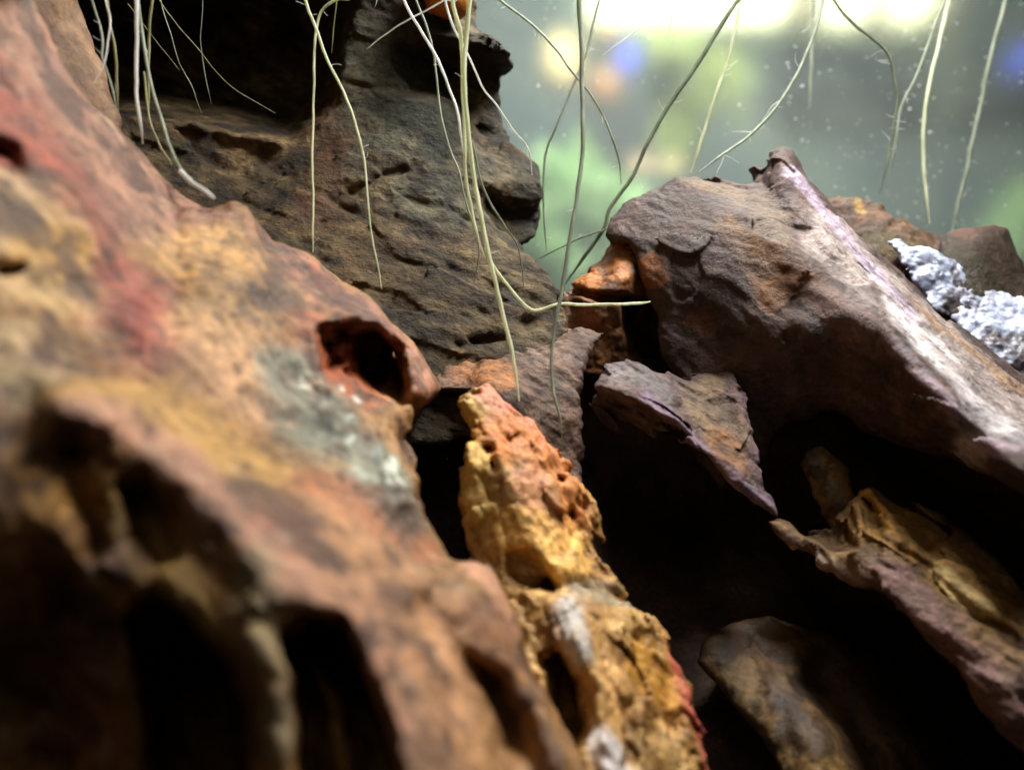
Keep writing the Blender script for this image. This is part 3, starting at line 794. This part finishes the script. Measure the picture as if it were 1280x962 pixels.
for _ in range(34):
    t_ = vein.random(); px = 366 + 150 * t_ + vein.uniform(-26, 26); py = 465 + 160 * t_ + vein.uniform(-26, 26)
    r.paint([(px, py), (px + vein.uniform(-6, 6), py + 5)], vein.uniform(3, 7), vein.choice(((206, 210, 192), (190, 196, 180), (60, 62, 46), (84, 88, 66))), 0.8, 0.8, 1.0)
    if vein.random() < 0.6:
        r.ridge([(px, py), (px + 3, py + 3)], vein.uniform(-0.14, 0.1), vein.uniform(6, 10))
b = r.build(lambda P: 0.17 * fbm(P, 1.5, 3, 0.55, 83) + 0.05 * strata(P, 55, 0.8, 0.3, 2, 6.0, True),
            lambda P: 0.03 * strata(P, 55, 0.4, 0.16, 3, 3.0, True) + 0.03 * fbm(P, 0.25, 4, 0.62, 2),
            lambda P, n: blend([(-0.7, (66, 40, 12)), (-0.2, (112, 76, 32)), (0.2, (144, 101, 52)), (0.7, (174, 132, 84))],
                               1.2 * fbm(P, 1.0, 4, 0.6, 3) + 0.3 * strata(P, 55, .8, .2, 3, 4.)), 5, mottle=((0.85, 0.9, 0.04, (62, 34, 14)), (0.75, 0.3, 0.06, (70, 40, 20)), (0.4, 0.4, 0.2, (190, 156, 124))))
fore = finish('blushed_rock', b, M_FORE, label='big pinkish tan foreground rock with a red streak and dark hollows', cat='rock')


# ------------------------------------------------------------------ crystals
r = Rock(outline=[(1106, 302), (1124, 290), (1144, 302), (1162, 308), (1186, 322), (1208, 328), (1216, 352), (1222, 366), (1242, 360), (1264, 374), (1294, 382), (1340, 420), (1360, 520),
                  (1290, 490), (1240, 450), (1190, 410), (1150, 370), (1120, 330)],
         ctrl=[(1120, 304, 18), (1160, 320, 17.8), (1206, 340, 17.8), (1262, 384, 17.4), (1340, 430, 17.0), (1290, 490, 16.6), (1190, 410, 17.2), (1150, 360, 17.5), (1220, 400, 17.1), (1280, 430, 16.8)],
         thick=1.2, voxel=0.034, edge=0.2)
def lumps(P, cell):
    """distance to the nearest of scattered grains, about one per cell"""
    q = P / cell
    base = np.floor(q).astype(np.int32)
    d = np.full(len(P), 9.0)
    for o in ((a, b, c) for a in (-1, 0, 1) for b in (-1, 0, 1) for c in (-1, 0, 1)):
        c = base + np.array(o)
        m = c & (NT - 1)
        jit = np.stack([T[m[:, 0], m[:, 1], m[:, 2]] for T in TABLES], 1) * 0.5 + 0.5
        d = np.minimum(d, ((c + jit - q) ** 2).sum(1))
    return np.sqrt(d) * cell


b = r.build(lambda P: 0.3 * (lumps(P, 0.42) - 0.2) + 0.45 * (lumps(P, 0.16) - 0.08) + 0.12 * fbm(P, 0.7, 2, 0.5, 3),
            lambda P: 0.02 * fbm(P, 0.1, 2, 0.6, 2, True),
            lambda P, n: blend([(-0.6, (104, 110, 126)), (-0.1, (158, 166, 188)), (0.5, (206, 214, 240))], fbm(P, 0.3, 3, 0.6, 5)), 6, mottle=((0.9, 0.45, -0.08, (82, 74, 70)), (0.5, 0.12, 0.1, (120, 124, 140))))
finish('crystal_crust', b, M_WHITE, label='lumpy crust of white quartz along the far side of the bright ridge', cat='crystals')

# ------------------------------------------------------------------ roots
def tube(name, pts, r0, r1, seg=10, wob=0.02, seed=0, flat=0):
    """pts (px,py,d); radii in photograph pixels at the top and at the tip"""
    P = np.array([at(*p) for p in pts])
    if pts[0][1] < -10:                     # carried on up to the water surface, above the picture
        P = np.vstack([P[0] + (P[0] - P[1]) * (0.6, 0, 0.6) + (0, 0, 2.5), P])
    # Catmull-Rom resampling
    Q = np.vstack([2 * P[0] - P[1], P, 2 * P[-1] - P[-2]])
    out = []
    for i in range(1, len(Q) - 2):
        n = max(3, int(np.linalg.norm(Q[i + 1] - Q[i]) / 0.09))
        for k in range(n):
            t = k / n
            out.append(0.5 * (2 * Q[i] + (Q[i + 1] - Q[i - 1]) * t + (2 * Q[i - 1] - 5 * Q[i] + 4 * Q[i + 1] - Q[i + 2]) * t * t
                              + (3 * Q[i] - Q[i - 1] - 3 * Q[i + 1] + Q[i + 2]) * t ** 3))
    out.append(P[-1]); C = np.array(out); n = len(C)
    k = C[:, 1] / F
    C = C + wob * np.stack([fbm(C + 5 * seed + 31 * j, 0.7, 3, 0.55, seed + j) for j in range(3)], 1)
    t = np.linspace(0, 1, n)
    R = 0.68 * (r0 + (r1 - r0) * t) * k
    R = R * (1 + 0.12 * fbm(C, 0.3, 2, 0.5, seed + 9))
    R = R * np.clip((1 - t) / 0.06, 0.3, 1) ** 0.7
    T = np.gradient(C, axis=0); T /= np.linalg.norm(T, axis=1, keepdims=True)
    U = np.cross(T, (0.0, 1.0, 0.0)); U /= np.linalg.norm(U, axis=1, keepdims=True)
    W = np.cross(T, U)
    a = np.linspace(0, 2 * np.pi, seg, endpoint=False)
    V = C[:, None] + R[:, None, None] * (np.cos(a)[None, :, None] * U[:, None] + np.sin(a)[None, :, None] * W[:, None])
    i = np.arange(n - 1)[:, None] * seg; j = np.arange(seg)[None]; jn = (j + 1) % seg
    Fq = np.stack([i + j, i + jn, i + seg + jn, i + seg + j], -1).reshape(-1, 4)
    e = (n - 1) * seg
    caps = [(e + m, e + m + 1, e + (m + 2), e + seg - 1) for m in range(0, 1)]
    return mesh_from(name, V.reshape(-1, 3), Fq)


ROOT_PALE = root_material('pale_green_root', (240, 243, 216), (208, 214, 176))
ROOT_WHITE = root_material('white_root', (244, 244, 240), (214, 216, 208), 0.22)
ROOT_GREY = root_material('grey_root', (180, 188, 168), (138, 148, 126))
ROOT_DARK = root_material('dark_green_root', (140, 150, 124), (98, 108, 84))
ROOT_OLIVE = root_material('olive_root', (176, 174, 128), (124, 124, 84))

G = 'roots hanging into the water'
roots = [
    # name, label, material, r0, r1, points
    (ROOT_PALE, 4.6, 3.6, 'thick pale green root reaching down to the pink top of the ochre crest',
     [(590, -60, 13.6), (587, 0, 13.6), (582, 49, 13.6), (580, 94, 13.6), (583, 150, 13.6), (588, 190, 13.6), (594, 228, 13.6), (603, 281, 13.5), (614, 330, 13.4), (630, 400, 13.3), (643, 460, 13.2), (649, 502, 13.1)]),
    (ROOT_PALE, 5.0, 2.6, 'pale green root twisted against the thickest root and splitting off halfway',
     [(560, -60, 13.7), (565, 0, 13.7), (574, 37, 13.75), (577, 64, 13.9), (578, 110, 14), (580, 160, 14), (582, 210, 14), (587, 255, 14), (597, 292, 14), (606, 322, 14.1)]),
    (ROOT_WHITE, 2.8, 2.4, 'white root crossing down and rightwards into the twisted thick roots',
     [(497, -40, 14.6), (505, 0, 14.6), (520, 30, 14.5), (546, 71, 14.4), (561, 109, 14.3), (572, 142, 14.2), (579, 190, 14.2)]),
    (ROOT_GREY, 2.2, 1.8, 'thin grey-white root with a hooked tip left of the thick twisted roots',
     [(514, -40, 15), (520, 0, 15), (533, 34, 15), (544, 79, 15), (550, 139, 14.9), (561, 180, 14.8), (574, 214, 14.7), (584, 255, 14.6), (597, 305, 14.6), (597, 326, 14.6), (591, 354, 14.7)]),
    (ROOT_WHITE, 2.2, 1.2, 'short stiff white rootlet sloping down to the left over the grey rock',
     [(575, -14, 14.4), (555, 0, 14.4), (512, 24, 14.6), (480, 44, 14.8), (458, 62, 15)]),
    (ROOT_WHITE, 2.4, 1.7, 'slim white root bending out past the dark knob of the grey rock',
     [(552, -40, 14.2), (556, 0, 14.2), (565, 30, 14.2), (584, 67, 14.3), (602, 107, 14.4), (621, 131, 14.6), (640, 161, 14.8), (659, 184, 15), (666, 219, 15.2)]),
    (ROOT_GREY, 2.2, 1.2, 'thin grey root branching off low and ending on the grey rock foot',
     [(590, 175, 13.9), (599, 217, 14), (614, 255, 14.1), (632, 285, 14.3), (647, 306, 14.4), (653, 337, 14.6), (655, 362, 14.7)]),
    (ROOT_PALE, 2.4, 2.6, 'pale root kinking sideways and pointing level to the purple-brown rock',
     [(608, 310, 13.9), (619, 336, 13.9), (640, 364, 13.9), (659, 384, 13.9), (674, 388, 13.9), (700, 379, 14), (737, 381, 14.3), (775, 380, 14.6), (800, 379, 14.9), (813, 377, 15)]),
    (ROOT_GREY, 5.4, 2.8, 'long thick grey root curving down to the dull purple stone',
     [(724, -60, 14.6), (724, 0, 14.5), (726, 37, 14.5), (728, 105, 14.4), (728, 180, 14.2), (722, 240, 14), (713, 300, 13.8), (704, 356, 13.7), (699, 385, 13.6), (693, 420, 13.5), (689, 457, 13.4), (692, 490, 13.3), (701, 525, 13.2), (703, 560, 13.3)]),
    (ROOT_DARK, 4.4, 3.2, 'dark green root running straight down left behind the purple-brown rock',
     [(960, -60, 18), (922, 0, 18), (880, 67, 18), (842, 124, 18), (809, 180, 18), (790, 221, 18), (764, 259, 18), (754, 287, 18), (730, 322, 18.2), (706, 356, 18.4)]),
    (ROOT_GREY, 3.0, 2.0, 'greyish root slanting rightwards across the thick grey root',
     [(570, -50, 17), (625, 0, 17), (677, 41, 17), (719, 94, 17), (752, 142, 17.2), (771, 191, 17.4), (777, 230, 17.6)]),
    (ROOT_GREY, 2.6, 1.8, 'slender grey root crossing behind the thick grey root and bowing left',
     [(760, -40, 18.2), (749, 0, 18.2), (734, 60, 18.2), (719, 101, 18.2), (696, 157, 18.2), (681, 199, 18.4), (679, 255, 18.6), (683, 315, 18.8)]),
    (ROOT_WHITE, 1.9, 1.2, 'short pale rootlet slanting down left in front of the bright window',
     [(868, -34, 19), (842, 0, 19), (797, 37, 19), (754, 69, 19)]),
    (ROOT_GREY, 1.3, 0.7, 'tiny straight rootlet hanging under the bright window',
     [(850, -30, 19), (844, 0, 19), (834, 49, 19)]),
    (ROOT_GREY, 1.8, 1.6, 'faint grey rootlet lying level between the grey rock and the purple-brown rock',
     [(796, 268, 17.2), (760, 285, 17.4), (719, 300, 17.8), (674, 324, 18.2)]),
    (ROOT_PALE, 3.6, 2.6, 'pale straight root ending behind the rounded top of the purple-brown rock',
     [(936, -60, 19), (927, 0, 19), (912, 67, 19), (890, 131, 19), (864, 216, 19)]),
    (ROOT_GREY, 3.9, 2.4, 'hairy grey-green root bowing left onto the rounded top of the purple-brown rock',
     [(1040, -60, 18.6), (1029, 0, 18.6), (1014, 52, 18.5), (987, 109, 18.3), (950, 157, 18.1), (912, 187, 17.9), (874, 214, 17.7)]),
    (ROOT_DARK, 3.2, 2.0, 'dark bent root with an elbow ending on the jagged brown stone',
     [(1020, -40, 20), (1042, 0, 20), (1062, 26, 20), (1100, 56, 20), (1115, 82, 20), (1121, 124, 20), (1115, 169, 20), (1107, 210, 20), (1099, 243, 20)]),
    (ROOT_GREY, 3.0, 2.4, 'faint grey root with knobbly hairs running beside the elbowed dark root',
     [(1196, -50, 20.6), (1182, 0, 20.6), (1171, 26, 20.6), (1145, 94, 20.6), (1126, 135, 20.6), (1119, 180, 20.6), (1110, 225, 20.6)]),
    (ROOT_PALE, 4.2, 3.2, 'pale green root falling to the dip between the two far stones',
     [(1196, -60, 20.2), (1186, 0, 20.2), (1175, 49, 20.2), (1160, 112, 20.2), (1154, 169, 20.2), (1156, 225, 20.2), (1163, 280, 20.2)]),
    (ROOT_GREY, 4.4, 3.4, 'faint wide grey root behind the dark rounded stone',
     [(1272, -60, 23), (1257, 0, 23), (1239, 67, 23), (1220, 157, 23), (1205, 225, 23), (1190, 290, 23)]),
    (ROOT_WHITE, 4.6, 2.8, 'thick bright white root hanging straight beside the narrow brown stone',
     [(170, -60, 12.4), (170, 0, 12.4), (171, 50, 12.4), (171, 100, 12.4), (175, 150, 12.4), (178, 180, 12.5)]),
    (ROOT_GREY, 2.7, 1.6, 'grey root twisting down against the narrow brown stone',
     [(108, -50, 12.6), (116, 0, 12.6), (127, 35, 12.6), (129, 55, 12.5), (128, 72, 12.4), (137, 100, 12.4), (147, 140, 12.3)]),
    (ROOT_WHITE, 2.3, 1.2, 'thin white root hooking left across the narrow brown stone',
     [(128, -50, 12.5), (132, 0, 12.5), (137, 22, 12.4), (135, 50, 12.3), (132, 78, 12.2), (119, 104, 12.1)]),
    (ROOT_OLIVE, 2.6, 2.2, 'olive root hanging behind the twisted grey root',
     [(134, -40, 13), (137, 25, 13), (145, 70, 13), (148, 140, 13)]),
    (ROOT_OLIVE, 3.0, 2.4, 'straight olive root right of the thick bright white root',
     [(194, -60, 13.6), (190, 0, 13.6), (187, 30, 13.6), (186, 75, 13.6), (185, 150, 13.6)]),
    (ROOT_GREY, 2.8, 3.0, 'long greyish root whose bright tip rests on the blushed rock edge',
     [(172, -40, 12.9), (174, 10, 12.9), (178, 45, 12.9), (185, 87, 12.8), (197, 130, 12.6), (210, 175, 12.3), (228, 217, 11.8), (240, 228, 11.5), (256, 238, 11.3), (266, 247, 11.2)]),
    (ROOT_OLIVE, 2.0, 1.8, 'short olive root beside the long root with the bright tip',
     [(180, 90, 13.2), (187, 147, 13.1), (197, 175, 13), (215, 206, 12.9)]),
    (ROOT_OLIVE, 1.1, 0.7, 'hair-thin root slanting right across the dark hollow to the pale rim',
     [(185, -30, 14.5), (199, 0, 14.5), (220, 30, 14.6), (250, 65, 14.8), (270, 90, 15), (300, 116, 15.4), (345, 142, 15.8)]),
    (ROOT_GREY, 1.2, 0.8, 'hair-thin jointed root hanging in the dark hollow',
     [(200, -30, 14.8), (202, 5, 14.8), (212, 40, 14.8), (222, 75, 14.9), (228, 87, 15), (242, 112, 15.1), (252, 142, 15.2)]),
    (ROOT_OLIVE, 0.8, 0.6, 'finest brownish root meeting the jointed root in the dark hollow',
     [(160, 5, 14.6), (177, 27, 14.7), (200, 57, 14.8), (225, 88, 14.9)]),
    (ROOT_GREY, 0.8, 0.8, 'fine vertical root with a pale tip in the dark hollow',
     [(256, -30, 15.2), (254, 0, 15.2), (251, 50, 15.2), (257, 95, 15.3), (264, 130, 15.4)]),
    (ROOT_PALE, 3.6, 1.2, 'pale root arching away right down the middle of the grey rock face',
     [(374, -40, 14.2), (382, 0, 14.2), (397, 41, 14.2), (409, 75, 14.2), (431, 120, 14.2), (446, 161, 14.1), (457, 217, 14), (465, 292, 13.8), (477, 362, 13.6)]),
    (ROOT_PALE, 3.2, 1.6, 'pale root bent over at the top then falling straight down the grey rock',
     [(452, -24, 14.4), (420, 0, 14.3), (402, 15, 14.3), (395, 41, 14.3), (393, 82, 14.2), (392, 150, 14.1), (390, 225, 13.9), (391, 314, 13.6)]),
    (ROOT_OLIVE, 1.7, 1.2, 'short olive rootlet under the bent-over root',
     [(422, -30, 15), (420, 7, 15), (414, 67, 15.1)]),
    (ROOT_WHITE, 1.6, 0.8, 'tiny white rootlet tip at the top of the grey rock',
     [(474, -30, 14.8), (471, 0, 14.8), (468, 9, 14.8)]),
    (ROOT_GREY, 3.6, 2.4, 'faint broad root fragment close to the tank glass',
     [(1020, -30, 25), (1017, 20, 25), (1014, 64, 25), (1012, 134, 25)]),
]
root_objs = []
for i, (mat, r0, r1, lab, pts) in enumerate(roots):
    o = add('hanging_root', tube('hanging_root', pts, r0, r1, 10, 0.035, i * 0.37), mat, label=lab, cat='root', group=G)
    root_objs.append(o)

tip = [(226, 214, 11.85), (240, 228, 11.45), (256, 238, 11.2), (268, 248, 11.1)]
add('root_tip', tube('root_tip', tip, 4.6, 3.4, 10, 0.0, 3), ROOT_WHITE, label='bright white tip', parent=root_objs[26])

# fine side hairs: parts of the root that carries them
rs = random.Random(12)
for ri, cnt, ln in ((16, 8, 34), (17, 7, 16), (18, 14, 12), (19, 5, 10), (20, 6, 12), (15, 5, 16), (22, 6, 14), (9, 6, 20), (0, 5, 12), (2, 4, 10), (8, 6, 12), (26, 5, 12), (32, 5, 14), (33, 4, 12), (10, 5, 14), (11, 4, 12)):
    mat, r0, r1, lab, pts = roots[ri]
    for k in range(cnt):
        s = rs.randrange(1, len(pts) - 1); t = rs.random()
        a = np.array(pts[s]) * (1 - t) + np.array(pts[s + 1]) * t
        ang = rs.uniform(0, 6.283); l = ln * rs.uniform(0.5, 1.2)
        q = [tuple(a)]
        for j in range(3):
            ang += rs.uniform(-.6, .6)
            a = a + np.array([math.cos(ang) * l / 3, math.sin(ang) * l / 3, rs.uniform(-.1, .1)])
            q.append(tuple(a))
        add('root_hair', tube('root_hair', q, 0.55, 0.35, 5, 0.0, k), ROOT_WHITE, parent=root_objs[ri])

# ------------------------------------------------------------------ tank glass, film standing in for water haze, room behind
def box(name, lo, hi, bevel=0.0):
    import bmesh
    bm = bmesh.new(); bmesh.ops.create_cube(bm, size=1)
    lo = np.array(lo) * CM; hi = np.array(hi) * CM
    for v in bm.verts:
        v.co = Vector((lo + hi) / 2 + np.array(v.co) * (hi - lo))
    if bevel:
        bmesh.ops.bevel(bm, geom=bm.edges[:], offset=bevel * CM, segments=2, affect='EDGES')
    me = bpy.data.meshes.new(name); bm.to_mesh(me); bm.free()
    return me


m, nt, N, L, out = nodes_of('haze_film_glass')  # the diffuse film imitates haze of the cloudy water
tp = N.new('ShaderNodeBsdfRefraction'); tp.inputs[0].default_value = (0.98, 1.0, 0.985, 1)
tp.inputs['Roughness'].default_value = 0.2; tp.inputs['IOR'].default_value = 1.33
df = N.new('ShaderNodeBsdfDiffuse'); tl = N.new('ShaderNodeBsdfTranslucent')
tc = N.new('ShaderNodeTexCoord')
n1 = N.new('ShaderNodeTexNoise'); n1.inputs['Scale'].default_value = 22; n1.inputs['Detail'].default_value = 5
n1.inputs['Distortion'].default_value = 0.6
L.new(tc.outputs['Object'], n1.inputs['Vector'])
cr = N.new('ShaderNodeValToRGB'); L.new(n1.outputs[0], cr.inputs[0])
cr.color_ramp.elements[0].position = 0.35; cr.color_ramp.elements[1].position = 0.7
cr.color_ramp.elements[0].color = (0.56, 0.63, 0.66, 1); cr.color_ramp.elements[1].color = (0.60, 0.68, 0.58, 1)
L.new(cr.outputs[0], df.inputs[0]); L.new(cr.outputs[0], tl.inputs[0])
m1 = N.new('ShaderNodeMixShader'); m1.inputs[0].default_value = 0.35
L.new(df.outputs[0], m1.inputs[1]); L.new(tl.outputs[0], m1.inputs[2])
fr = N.new('ShaderNodeMapRange'); L.new(n1.outputs[0], fr.inputs[0])
fr.inputs[1].default_value = 0.3; fr.inputs[2].default_value = 0.75; fr.inputs[3].default_value = 0.12; fr.inputs[4].default_value = 0.25
m2 = N.new('ShaderNodeMixShader'); L.new(fr.outputs[0], m2.inputs[0])
L.new(tp.outputs[0], m2.inputs[1]); L.new(m1.outputs[0], m2.inputs[2]); L.new(m2.outputs[0], out.inputs[0])
GLASS = m
add('tank_glass', box('tank_glass', (-40, 27.0, -30), (45, 27.6, 40)), GLASS,
    label='back glass of the tank with an added greenish film imitating hazy water', cat='glass')

# pale specks on the glass
rs = random.Random(3); V = []; Fq = []
for i in range(420):
    px, py = (rs.uniform(980, 1290), rs.uniform(0, 290)) if rs.random() < 0.6 else (rs.uniform(600, 1290), rs.uniform(-20, 340))
    c = at(px, py, 26.6); r_ = rs.choice((0.6, 0.7, 0.9, 1.0, 1.8)) * rs.uniform(0.6, 1.2) * 26.6 / F
    o = len(V)
    for k in range(2):
        for a in range(5):
            rr = r_ * rs.uniform(0.5, 1.3)
            V.append((c[0] + rr * math.cos(a * 1.2566), c[1] + (k - 0.5) * r_, c[2] + rr * math.sin(a * 1.2566)))
    for a in range(5):
        Fq.append((o + a, o + (a + 1) % 5, o + 5 + (a + 1) % 5, o + 5 + a))
    Fq.append((o, o + 1, o + 2, o + 3)); Fq.append((o, o + 3, o + 4, o + 4))
Fq = [q for q in Fq if len(set(q)) == 4]
add('floating_specks', mesh_from('floating_specks', np.array(V), np.array(Fq)), plain_material('speck', (235, 240, 235), emit=0),
    label='scattered pale specks in the cloudy water by the glass', cat='specks', kind='stuff')

# room behind the tank
def pbox(name, px0, py0, px1, py1, d, depth, mat, **kw):
    a = at(px0, py1, d); b_ = at(px1, py0, d)
    return add(name, box(name, (a[0], d, a[2]), (b_[0], d + depth, b_[2]), kw.pop('bevel', 0.4)), mat, **kw)


wall_m = plain_material('room_wall_paint', (92, 106, 106), var=0.12, scale=6)
pbox('room_wall', -700, -900, 2400, 1400, 190, 6, wall_m, kind='structure', bevel=0)
dark_m = plain_material('dark_shelf', (38, 46, 44), var=0.2, scale=10)
pane_m = plain_material('window_daylight', (255, 255, 205), var=0.02, emit=5.0)
frame_m = plain_material('window_frame_paint', (120, 78, 70), var=0.1)
w = add('window', None, None, label='bright blurred window with reddish brown bars, behind the tank', cat='window')
w.location = Vector(at(950, 0, 180)) * CM
def wpart(name, *a):
    o = pbox(name, *a); o.parent = w; o.matrix_parent_inverse.identity(); o.location = -w.location
for x0, x1, y1 in ((742, 985, 16), (1034, 1088, 18), (1122, 1166, 18)):
    wpart('pane', x0, -330, x1, y1, 181, 1.5, pane_m)
for x0, x1 in ((1090, 1120), (988, 1032), (1168, 1200)):
    wpart('bar', x0, -330, x1, y1 + 14, 180, 4, frame_m)
wpart('sill', 735, 26, 1200, 44, 178, 8, plain_material('window_sill_paint', (150, 160, 120), var=0.1))

def bush(name, px, py, d, rx, rz, ry, n, color, label, size, seed):
    rs = random.Random(seed); V = []; Fq = []
    clumps = [np.array([rs.uniform(-.8, .8), rs.uniform(-.6, .6), rs.uniform(-.8, .8), rs.uniform(.25, .6)]) for _ in range(9)]
    c = at(px, py, d); sx = rx * d / F; sz = rz * d / F
    for i in range(n):
        while True:
            u = np.array([rs.uniform(-1, 1) for _ in range(3)])
            if u @ u < 1: break
        cl = clumps[rs.randrange(len(clumps))]
        p = Vector(c + (cl[:3] + u * cl[3]) * (sx, ry, sz))
        a = Vector((rs.gauss(0, 1), rs.gauss(0, 1), rs.gauss(0, 1))).normalized(); b_ = a.orthogonal().normalized()
        n_ = a.cross(b_); s_ = size * rs.uniform(0.6, 1.3); o = len(V)
        for q in (p - a * s_, p + b_ * s_ * 0.45 + n_ * s_ * 0.1, p + a * s_, p - b_ * s_ * 0.45 + n_ * s_ * 0.1):
            V.append(q[:])
        Fq.append((o, o + 1, o + 2, o + 3))
    root = add(name, None, None, label=label, cat='plant')
    me = mesh_from('foliage', np.array(V), np.array(Fq))
    add('foliage', me, plain_material(name + '_leaf', color, var=0.25, scale=20), parent=root)
    st = box('stem', (c[0] - 0.6, c[1] - 0.6, c[2] - sz * 2.2), (c[0] + 0.6, c[1] + 0.6, c[2]), 0.2)
    add('stem', st, plain_material(name + '_stem', (90, 80, 50)), parent=root)

bush('leafy_plant', 868, 120, 120, 58, 78, 8, 700, (164, 176, 96), 'blurred yellow-green plant below the bright window', 2.2, 1)
bush('pale_green_plant', 722, 300, 90, 95, 120, 8, 1300, (158, 190, 132), 'blurred pale green plant seen in the gap between the rocks', 2.4, 2)
bush('side_plant', 1290, 300, 100, 60, 55, 8, 500, (146, 178, 116), 'blurred green plant beside the dark rounded stone', 2.2, 3)
pbox('shelf', 985, 52, 1500, 112, 170, 14, dark_m, label='dark blurred shelf under the window behind the tank', cat='shelf')
pbox('cabinet', 735, 120, 815, 205, 150, 10, dark_m, label='dark blurred box under the toy-like colourful blobs', cat='box')

def blob(name, px, py, d, rx, rz, mat, label, cat, group=None):
    import bmesh
    bm = bmesh.new(); bmesh.ops.create_icosphere(bm, subdivisions=3, radius=1)
    c = at(px, py, d)
    for v in bm.verts:
        k = 1 + 0.12 * math.sin(5 * v.co.x + px) * math.cos(4 * v.co.z)
        v.co = Vector((c[0] + v.co.x * k * rx * d / F, c[1] + v.co.y * k * rx * d / F, c[2] + v.co.z * k * rz * d / F)) * CM
    me = bpy.data.meshes.new(name); bm.to_mesh(me); bm.free()
    for p in me.polygons: p.use_smooth = True
    return add(name, me, mat, label=label, cat=cat, group=group)

blob('cream_ornament', 700, 82, 110, 22, 34, plain_material('cream', (250, 214, 150), var=0.1), 'blurred cream ornament beside the blue lamp behind the glass', 'ornament')
blob('orange_ornament', 756, 112, 110, 20, 24, plain_material('orange', (186, 134, 88), var=0.1), 'blurred orange ornament under the blue lamp behind the glass', 'ornament')
blob('tan_ornament', 758, 38, 112, 14, 12, plain_material('tan', (216, 160, 100), var=0.1), 'blurred tan ornament above the blue lamp behind the glass', 'ornament')
blue_m = plain_material('blue_lamp_glow', (84, 104, 236), var=0.05, emit=1.1)
blob('blue_lamp', 784, 76, 108, 16, 15, blue_m, 'blurred blue lamp between cream and orange ornaments', 'lamp')
blob('blue_lamp', 1284, 75, 108, 14, 14, blue_m, 'blurred blue lamp near the faint wide root', 'lamp')
blob('pale_flower', 800, 210, 95, 16, 12, plain_material('petal', (250, 205, 170), var=0.1), 'blurred pinkish flower head over the pale green plant', 'flower')
blob('pale_flower', 838, 212, 95, 16, 12, plain_material('petal_cream', (250, 225, 160), var=0.1), 'blurred cream flower head behind the rounded rock top', 'flower')

# dark sand the stones stand on
sand = rock_material('dark_sand', grain=500, bump=0.8, var=0.4)
me = box('sand_bed', (-40, -2, -12), (45, 27, -7.0))
c = me.color_attributes.new('Col', 'FLOAT_COLOR', 'POINT')
c.data.foreach_set('color', np.tile(np.r_[lin((52, 44, 36)), 1.0], len(me.vertices)).astype(np.float32))
add('sand_bed', me, sand, kind='structure')
